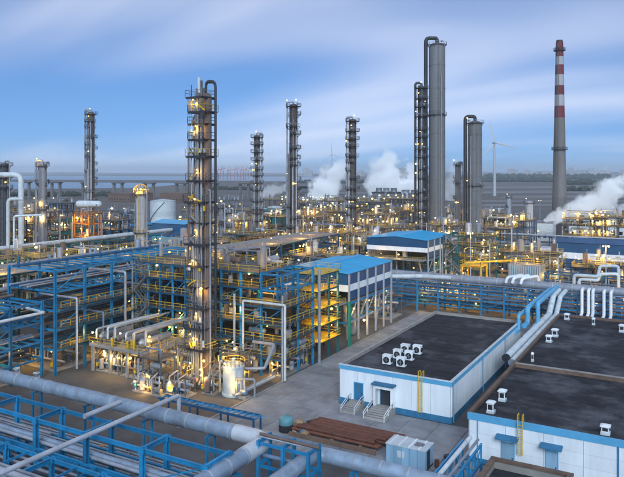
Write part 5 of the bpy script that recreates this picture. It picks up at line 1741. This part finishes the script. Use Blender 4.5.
def blue_hall(label, px0, px1, d, ytop, depth, m=WALLB, band=WHITE, roofm=WALLB, h0=0):
    p0, p1 = PD(px0, d), PD(px1, d)
    x0, x1 = p0.x, p0.x + (px1 - px0) * d / FPX / CA * .93
    y0 = p0.y
    h_ = ZD(ytop, d)
    s = thing('hall', label, 'building', ((x0 + x1) / 2, y0, 0))
    bar_box(s, 'wall', x0, y0, x1, y0 + depth, 0, h_ * .5, m)
    bar_box(s, 'white_band', x0 - .05, y0 - .05, x1 + .05, y0 + depth, h_ * .5 + .01, h_ * .68, band)
    bar_box(s, 'wall', x0, y0, x1, y0 + depth, h_ * .68 + .01, h_ - .3, m)
    n_ = max(4, int((x1 - x0) / 3))
    for k in range(n_):
        a, b_ = x0 - .3 + (x1 - x0 + .6) * k / n_, x0 - .3 + (x1 - x0 + .6) * (k + 1) / n_ - .03
        mb = MB(); ym = y0 + depth / 2
        mb.quadgrid([[(a, y0 - .4, h_ - .29), (a, ym, h_ + .8), (a, y0 + depth + .4, h_ - .29), (a, ym, h_ + .65)], [(b_, y0 - .4, h_ - .29), (b_, ym, h_ + .8), (b_, y0 + depth + .4, h_ - .29), (b_, ym, h_ + .65)]], smooth=False)
        build('roof_sheet', mb, roofm, s)
    n_ = max(3, int((x1 - x0) / 4.5))
    for k in range(n_):
        a = x0 + (x1 - x0) * (k + .5) / n_
        f_ = bar_box(s, 'window', a - .8, y0 - .1, a + .8, y0 - .004, h_ * .18, h_ * .36, GLASS)
    return s


blue_hall('long low blue hall with white band below the chimney at right', 556, 640, 232, 241, 12)
blue_hall('small white and blue hall right of the chimney foot', 569, 590, 350, 217, 9, CABROOF, CABROOF, GREY)
blue_hall('pale square hall left of the chimney foot', 537, 551, 345, 222, 9, CABROOF, CABROOF, GREY)
blue_hall('blue flat hall left of the twin tower', 152, 192, 255, 222, 12, WALLB, LBLUE, LBLUE)
blue_hall('teal boxy hall between the slim middle towers', 263, 279, 330, 210, 9, TEAL, TEAL, TEAL)
blue_hall('pale cladded hall at the right picture edge', 606, 640, 360, 219, 10, CABROOF, CABROOF, CABROOF)
blue_hall('brown warehouse beyond the tanks at far left', 108, 136, 820, 193, 40, COPING, COPING, COPING)
blue_hall('brown warehouse under the viaduct beside the white tank', 160, 186, 800, 193, 40, COPING, COPING, COPING)


def cooling(label, px0, px1, d, ytop, n_fan):
    p0 = PD(px0, d); w_ = (px1 - px0) * d / FPX / CA * .95
    h_ = ZD(ytop, d); x0, y0 = p0.x, p0.y
    s = thing('cooling_tower', label, 'cooling tower', (x0 + w_ / 2, y0, 0))
    mb = MB(); mb.quadgrid([rect(x0 + w_ * .06, x0 + w_ * .94, y0 + 1.5, y0 + 14, 0), rect(x0, x0 + w_, y0, y0 + 16, h_ * .75)], smooth=False); build('basin_wall', mb, GREY, s)
    bar_box(s, 'fan_deck', x0 - .3, y0 - .3, x0 + w_ + .3, y0 + 16.3, h_ * .75 + .01, h_ * .82, DARK)
    for k in range(7):
        z = h_ * (.08 + .09 * k); e = 1.5 - z / h_ * 2 
        bar_box(s, 'louvre', x0 + .2, y0 + e - .5, x0 + w_ - .2, y0 + e - .1, z, z + .25, DARK)
    for k in range(n_fan):
        c = (x0 + w_ * (k + .5) / n_fan, y0 + 8, h_ * .82 + .01)
        r_ = min(w_ / n_fan * .42, 5)
        mb = MB(); mb.lathe([(r_ * 1.05, 0), (r_ * .9, h_ * .1), (r_, h_ * .18), (r_ * .95, h_ * .18), (r_ * .85, h_ * .1)], 24, c, caps=(False, False)); build('fan_stack', mb, GREY, s)


cooling('dark cooling tower block steaming left of the middle tower', 301, 318, 620, 181, 2)
cooling('dark cooling tower block between the two steam clouds', 372, 394, 640, 188, 3)
cooling('dark cooling tower block right of the steam clouds', 398, 416, 650, 190, 2)

# left pipe giants
p = PD(21, 195)
pipe_thing('thick white goose-neck pipe at the far left edge', [(p.x, p.y, .2), (p.x, p.y, 35.2), (p.x - 9 * CA, p.y - 9 * SA, 35.2), (p.x - 14, p.y - 9, 35.2)], .78, CABROOF, 5, 'gooseneck_pipe', bend=2.2, n=20)
p = PD(8, 190)
pipe_thing('lower white hooked pipe at the far left edge', [(p.x, p.y, .2), (p.x, p.y, ZD(199, 190)), (p.x + 3.5 * CA, p.y + 3.5 * SA + 1, ZD(199, 190))], .5, CABROOF, 5, 'gooseneck_pipe', bend=1.2, n=18)
p = PD(14, 188)
pipe_thing('thin white square-bent pipe at the far left edge', [(p.x, p.y, .2), (p.x, p.y, ZD(216, 188)), (p.x + 8 * CA, p.y + 8 * SA, ZD(216, 188) + .3)], .3, CABROOF, 5, 'bent_pipe', bend=.8, n=14)
# furnace with orange glow
p = PD(88, 255)
fu = frame('orange-lit furnace under the slim far-left tower', p.x - 4, p.x + 4, p.y - 3, p.y + 3, [6, 11, 16, 20], 2, 1, ORG, 91, railm=ORG, floor=ORG, gear=2, lamps=0, name='furnace', cat='furnace', stairs=False)
for l_ in ((-2, -3.6, 18.5), (2, -3.6, 18), (0, -3.6, 14.5), (2.5, -3.4, 12)):
    lamp(fu, p + Vector(l_), FP * 2, .3)
vessel_h(fu, (p.x - 5.4, p.y - 1, 23.6), (p.x + 5.0, p.y + 2.0, 23.6), 1.3, CABROOF, 'top_drum')
# long blue pipe racks crossing the left middle ground
rack('blue rack with fat blue pipe crossing left middle ground', 'y', -238, -232, 150, 262, 10, [4, 8], BLUE, 4, 92, brace=False)
p0, p1 = PD(36, 268, 8), PD(142, 320, 8)
pipe_thing('fat blue pipe crossing the left middle ground', [(-231, 140, 10.3), (-231, 262, 10.3)], .9, BLUE, 0, 'fat_pipe')
rack('teal rack crossing left of the pale fat column', 'y', -182, -176, 108, 215, 9, [5, 9, 12], TEAL, 5, 93, brace=False, lamps=[(-176, 120, 13.6, FP), (-176, 140, 13.6, FP), (-176, 165, 13.6, FP), (-176, 188, 13.6, FP)])
pipe_thing('pale fat pipe crossing the left middle ground', [(-170, 100, 14.2), (-170, 190, 14.2)], .7, CABROOF, 5, 'fat_pipe')

# ================================================================== process units through the middle ground
UNITS = [
    # px, depth, wide, deep, levels, steel, rail, gear, lamps, power, label
    (-6, 172, 16, 10, [5, 9, 13], TEAL, YEL, 1.0, 6, 1, 'teal process frame cut by the left picture edge below the goose-neck pipes'),
    (38, 176, 15, 10, [5, 9.5, 14], GREY, YEL, 1.2, 6, 1, 'grey process frame under the ringed grey column at left'),
    (84, 182, 15, 9, [5, 9, 12.5], TEAL, ORG, 1.2, 5, 1, 'teal process frame below the orange-lit furnace'),
    (128, 186, 13, 9, [5, 9, 12], GREY, YEL, 1.2, 5, 1, 'grey process frame left of the foot of the pale fat column'),
    (170, 196, 15, 9, [4.5, 8.5, 12], NAVY, YEL, 1.3, 6, 1, 'dark blue process frame just left of the twin tower'),
    (214, 204, 14, 9, [5, 9, 13], GREY, YEL, 1.3, 5, 1, 'grey process frame seen right behind the twin tower'),
    (250, 212, 14, 9, [5, 9, 13, 16], TEAL, YEL, 1.2, 6, 1, 'teal process frame below the leftmost slim middle tower'),
    (284, 226, 15, 9, [5, 9, 13], GREY, YEL, 1.3, 8, 1, 'grey process frame round the foot of the tallest slim middle tower'),
    (318, 182, 12, 9, [5, 9, 13], GREY, YEL, 1.2, 6, 1, 'grey process frame peeking over the nearer blue-roofed shed'),
    (349, 186, 11, 8, [5, 9, 12], DARK, YEL, 1.2, 5, 1, 'dark process frame right behind the nearer blue-roofed shed'),
    (322, 235, 14, 9, [5, 10, 14], TEAL, YEL, 1.3, 7, 1, 'teal process frame left of the foot of the tower between the steam clouds'),
    (360, 238, 13, 9, [5, 10, 14], GREY, YEL, 1.3, 8, 1, 'grey process frame right of the foot of the tower between the steam clouds'),
    (394, 250, 13, 9, [5, 10, 15], GREY, YEL, 1.3, 6, 1, 'grey process frame rising behind the farther blue-roofed shed'),
    (470, 218, 15, 9, [4, 8, 12, 15], TEAL, YEL, 1.1, 8, 1, 'teal process frame right of the farther blue-roofed shed'),
    (497, 236, 12, 9, [4, 8, 12, 16], NAVY, YEL, 1.1, 8, 1, 'dark blue process frame with yellow rails under the fat grey tower'),
    (440, 262, 18, 9, [5, 10, 15], GREY, YEL, 1.2, 7, 1, 'grey process frame at the foot of the tallest fat tower'),
    (545, 212, 11, 8, [4, 8], GREY, YEL, 1.4, 6, 1, 'low yellow-railed frame right of the louvred cooler box'),
    (582, 200, 15, 8, [4, 7.5], DARK, YEL, 1.4, 7, 1, 'low dark frame with yellow rails in front of the long blue hall'),
    (618, 196, 15, 8, [4, 8.5], GREY, YEL, 1.4, 7, 1, 'low grey frame in front of the long blue hall at the right edge'),
    # second belt
    (-4, 245, 20, 11, [6, 12, 18], DARK, YEL, 1.0, 6, 0, 'dark tall frame at the left edge behind the goose-neck pipes'),
    (30, 262, 20, 11, [6, 11, 16, 20], GREY, YEL, 1.1, 7, 0, 'grey tall frame behind the ringed grey column at left'),
    (66, 285, 20, 11, [6, 11, 16], TEAL, ORG, 1.1, 6, 0, 'teal frame left of the slim far-left tower'),
    (112, 292, 20, 11, [6, 11, 15], NAVY, GREY, 1.2, 5, 0, 'dark blue frame right of the slim far-left tower'),
    (204, 275, 17, 11, [6, 11, 15], GREY, YEL, 1.2, 6, 0, 'grey frame partly hidden by the twin tower shaft'),
    (236, 288, 17, 11, [6, 11, 15], GREY, YEL, 1.2, 7, 0, 'grey frame beside the round pale tank behind the twin tower'),
    (270, 300, 18, 11, [6, 11, 16], DARK, YEL, 1.2, 8, 0, 'dark frame between the leftmost slim tower and the tallest slim tower'),
    (312, 300, 18, 11, [6, 11, 16], GREY, YEL, 1.2, 10, 0, 'grey frame right of the tallest slim middle tower'),
    (338, 318, 17, 11, [6, 12, 17], RUSTY, YEL, 1.2, 9, 0, 'rusty frame below the left steam cloud'),
    (376, 310, 18, 11, [6, 11, 16], GREY, YEL, 1.2, 10, 0, 'grey frame below the right steam cloud'),
    (404, 322, 16, 11, [6, 11, 17], RUSTY, YEL, 1.2, 8, 0, 'rusty frame left of the tallest fat tower'),
    (452, 315, 17, 11, [6, 11, 16], TEAL, YEL, 1.2, 8, 0, 'teal frame between the two fat grey towers'),
    (490, 300, 15, 10, [6, 11, 15], DARK, YEL, 1.2, 7, 0, 'dark frame right of the fat grey tower below the turbine'),
    (516, 300, 14, 10, [6, 11, 14], NAVY, YEL, 1.2, 6, 0, 'dark blue frame left of the pale plain column'),
    (584, 310, 17, 10, [6, 11, 14], GREY, YEL, 1.6, 12, 0, 'yellow-lit grey frame right of the chimney foot'),
    (612, 305, 15, 10, [6, 11, 15], DARK, YEL, 1.6, 10, 0, 'yellow-lit dark frame under the steam at the right edge'),
    # third belt
    (14, 350, 26, 12, [7, 13, 18], GREY, YEL, .9, 6, 0, 'distant grey frame behind the left edge columns'),
    (56, 385, 26, 12, [7, 13, 18], NAVY, GREY, .9, 5, 0, 'distant dark blue frame left of the slim far-left tower'),
    (118, 392, 26, 12, [6, 12], GREY, GREY, 1.0, 5, 0, 'distant low grey frame left of the round white tank'),
    (205, 400, 26, 12, [6, 12, 15], RUSTY, YEL, .9, 6, 0, 'distant rusty frame behind the twin tower'),
    (246, 410, 26, 12, [6, 12], GREY, YEL, .9, 6, 0, 'distant grey frame beyond the round pale tank'),
    (304, 405, 24, 12, [6, 12, 17], GREY, YEL, .9, 9, 0, 'distant grey frame below the left cooling tower'),
    (334, 430, 24, 12, [6, 12, 17], RUSTY, YEL, .9, 10, 0, 'distant rusty frame under the left steam cloud'),
    (368, 420, 24, 12, [6, 12, 17], GREY, YEL, .9, 10, 0, 'distant grey frame under the right steam cloud'),
    (398, 440, 24, 12, [6, 12, 18], RUSTY, YEL, .9, 9, 0, 'distant rusty frame beyond the farther blue-roofed shed'),
    (484, 400, 22, 12, [6, 11], RUSTY, YEL, .9, 5, 0, 'distant low rusty frame right of the fat grey tower'),
    (605, 420, 24, 12, [6, 11], GREY, GREY, .9, 6, 0, 'distant low frame behind the steam at the right edge'),
    (290, 540, 40, 14, [7, 13], RUSTY, YEL, .5, 7, 0, 'farthest lit frame between the slim middle towers'),
    (345, 560, 40, 14, [7, 13], GREY, YEL, .5, 7, 0, 'farthest lit frame behind the tower between the steam clouds'),
    (388, 545, 40, 14, [7, 13], RUSTY, YEL, .5, 7, 0, 'farthest lit frame below the middle cooling tower'),
    (232, 560, 36, 14, [7, 12], GREY, GREY, .5, 4, 0, 'farthest grey frame right of the twin tower'),
]
for k, (px, d, wd, dp, lv_, m, rm_, gear, nl, pw, lb) in enumerate(UNITS):
    p = PD(px, d)
    far = d > 240
    frame(lb, p.x - wd / 2, p.x + wd / 2, p.y - dp / 2, p.y + dp / 2, lv_, max(2, round(wd / 5.5)), 2 if dp > 9 else 1, m, 200 + k, railm=rm_, gear=gear,
          lamps=int(nl * (1.3 if d < 240 else 1.7)), lampp=FP if pw else (FP * 1.25 if d < 330 else 0), lampr=.22 if not far else min(.5, .24 * d / 235), stairs=not far, rail_step=2.0 if not far else 4.0, pipes=6 if not far else 7)

# connecting racks between the belts
for k, (px, d, ax, L_, z, m, lb) in enumerate([
        (300, 262, 'x', 110, 9, NAVY, 'dark blue rack crossing behind the slim middle towers'), (330, 345, 'x', 190, 10, GREY, 'grey rack crossing far behind the middle towers'),
        (470, 250, 'x', 60, 9, TEAL, 'teal rack crossing in front of the fat grey towers'), (540, 280, 'x', 95, 9, NAVY, 'dark blue rack crossing left of the chimney'),
        (70, 225, 'x', 70, 10, NAVY, 'dark blue rack crossing below the slim far-left tower'), (120, 330, 'x', 150, 10, BLUE, 'blue rack crossing in front of the round white tank'),
        (200, 240, 'x', 60, 9, BLUE, 'blue rack crossing behind the twin tower')]):
    p = PD(px, d)
    lam = [(p.y - 3.4, p.x + (u - .5) * L_ * .9, z + 2.2, 0) for u in (.05, .2, .35, .5, .65, .8, .95)]
    rack(lb, 'x', p.y - 3, p.y + 3, p.x - L_ / 2, p.x + L_ / 2, 9, [z * .55, z], m, 5, 300 + k, brace=False, lamps=lam)

# tall light masts
for k, (px, d, yt, lb) in enumerate([(470.5, 205, 232, 'slim pale light mast in front of the teal frame'), (606, 190, 245, 'slim light mast in front of the long blue hall'), (312, 330, 196, 'slim light mast below the left steam cloud'), (540, 430, 200, 'slim light mast left of the chimney shaft')]):
    p = PD(px, d); z = ZD(yt, d)
    t = thing('light_mast', lb, 'light mast', (p.x, p.y, 0))
    mb = MB(); mb.lathe([(.22, 0), (.12, z)], 10, (p.x, p.y, 0)); build('mast', mb, PALE, t)
    bar(t, 'crossarm', (p.x - .9, p.y, z - .1), (p.x + .9, p.y, z - .1), .12, .12, GREY)
    for s_ in (-.7, .7):
        lamp(t, (p.x + s_, p.y - .2, z - .35), FP if d < 240 else 0, .22, True)

# ================================================================== steam


def plume(label, base, axis, L_, r0, r1, dens, seed, scale):
    ax = Vector(axis).normalized()
    mb = MB()
    n_ = 20
    mb.lathe([(r0 * .9, -r0 * .3), (r0 * 1.25, 0), ((r0 + r1) / 2 * 1.25, L_ * .5), (r1 * 1.25, L_), (r1 * .8, L_ * 1.05)], n_)
    m = bpy.data.materials.new('steam'); m.use_nodes = True
    t = m.node_tree
    t.nodes.remove(t.nodes['Principled BSDF'])
    o_ = t.nodes['Material Output']
    vol = t.nodes.new('ShaderNodeVolumePrincipled')
    vol.inputs['Color'].default_value = (1, 1, 1, 1)
    vol.inputs['Anisotropy'].default_value = -0.25
    t.links.new(vol.outputs[0], o_.inputs['Volume'])
    tc_ = t.nodes.new('ShaderNodeTexCoord')

    def M(op, a, b=None, clamp=False):
        n = t.nodes.new('ShaderNodeMath'); n.operation = op; n.use_clamp = clamp
        for i, v in enumerate((a, b)):
            if v is None:
                continue
            if isinstance(v, (int, float)):
                n.inputs[i].default_value = v
            else:
                t.links.new(v, n.inputs[i])
        return n.outputs[0]
    nz_ = t.nodes.new('ShaderNodeTexNoise')
    nz_.noise_dimensions = '4D'
    nz_.inputs['W'].default_value = seed
    nz_.inputs['Scale'].default_value = scale; nz_.inputs['Detail'].default_value = 6; nz_.inputs['Roughness'].default_value = .6
    t.links.new(tc_.outputs['Object'], nz_.inputs['Vector'])
    sp = t.nodes.new('ShaderNodeSeparateXYZ'); t.links.new(tc_.outputs['Object'], sp.inputs[0])
    rr = M('SQRT', M('ADD', M('MULTIPLY', sp.outputs[0], sp.outputs[0]), M('MULTIPLY', sp.outputs[1], sp.outputs[1])))
    u = M('DIVIDE', sp.outputs[2], L_, True)
    rz = M('ADD', M('MULTIPLY', u, r1 - r0), r0)
    rn = M('DIVIDE', rr, rz)
    # billow: 1 - radius + noise, cut off sharply
    body = M('ADD', M('SUBTRACT', .80, M('MULTIPLY', rn, .95)), M('MULTIPLY', M('SUBTRACT', nz_.outputs['Fac'], .5), 3.0))
    tail = M('SUBTRACT', body, M('MULTIPLY', M('POWER', u, 3), 1.25))
    d_ = M('MULTIPLY', tail, 4.0, True)
    fade = M('SUBTRACT', 1.0, M('MULTIPLY', u, .72))
    t.links.new(M('MULTIPLY', M('MULTIPLY', d_, fade), dens), vol.inputs['Density'])
    me = mb.mesh('steam', m)
    o = obj('steam_plume', me, None, base)
    o.rotation_mode = 'QUATERNION'
    o.rotation_quaternion = ax.to_track_quat('Z', 'Y')
    tag(o, label, 'steam')
    return o


rt = Vector((CA, SA, 0)); up = Vector((0, 0, 1))
plume('white steam cloud blowing right from behind the chimney foot', PD(546, 345, ZD(222, 345)), rt * 1 + up * .44, 68, 2.6, 20, .9, 3.1, .12)
plume('long low white steam trail at the right edge', PD(575, 372, ZD(207, 372)), rt * 1 + up * -.03, 60, 4, 7, .4, 8.4, .11)
plume('white steam cloud leaning over the left cooling tower', PD(319, 600, ZD(200, 600)), rt * .55 + up * .9, 50, 12, 22, .5, 5.2, .07)
plume('largest white steam cloud between the dark tower and the fat tower', PD(383, 680, ZD(196, 680)), rt * .10 + up * 1, 54, 16, 34, .4, 6.7, .055)
plume('white steam rising close behind the tallest fat tower', PD(407, 700, ZD(198, 700)), rt * .15 + up * 1, 44, 13, 22, .35, 2.7, .07)
plume('thin white steam wisp behind the farther blue-roofed shed', PD(374, 228, ZD(242, 228)), rt * .2 + up * 1, 8, 1.2, 2.1, 1.2, 1.7, .4)
plume('small white steam puff left of the nearer blue-roofed shed', PD(312, 190, ZD(257, 190)), rt * .3 + up * 1, 6, 1.1, 1.8, 1.2, 9.7, .45)
plume('thin pale steam veil between the two fat grey towers', PD(450, 560, ZD(198, 560)), rt * .1 + up * 1, 40, 8, 14, .06, 4.7, .07)
plume('pale steam veil beyond the leftmost slim middle tower', PD(262, 700, ZD(194, 700)), rt * .95 + up * .3, 46, 7, 12, .12, 7.9, .06)

# ================================================================== haze
mb = MB(); mb.box(-15500, 15500, -15500, 15500, -1.4, 150)
hm = bpy.data.materials.new('haze'); hm.use_nodes = True
t = hm.node_tree
t.nodes.remove(t.nodes['Principled BSDF'])
hv = t.nodes.new('ShaderNodeVolumePrincipled')
hv.inputs['Color'].default_value = (.84, .92, 1.0, 1)
hv.inputs['Density'].default_value = 0.00012
hv.inputs['Anisotropy'].default_value = 0.2
t.links.new(hv.outputs[0], t.nodes['Material Output'].inputs['Volume'])
build('haze', mb, hm, None, 'stuff')
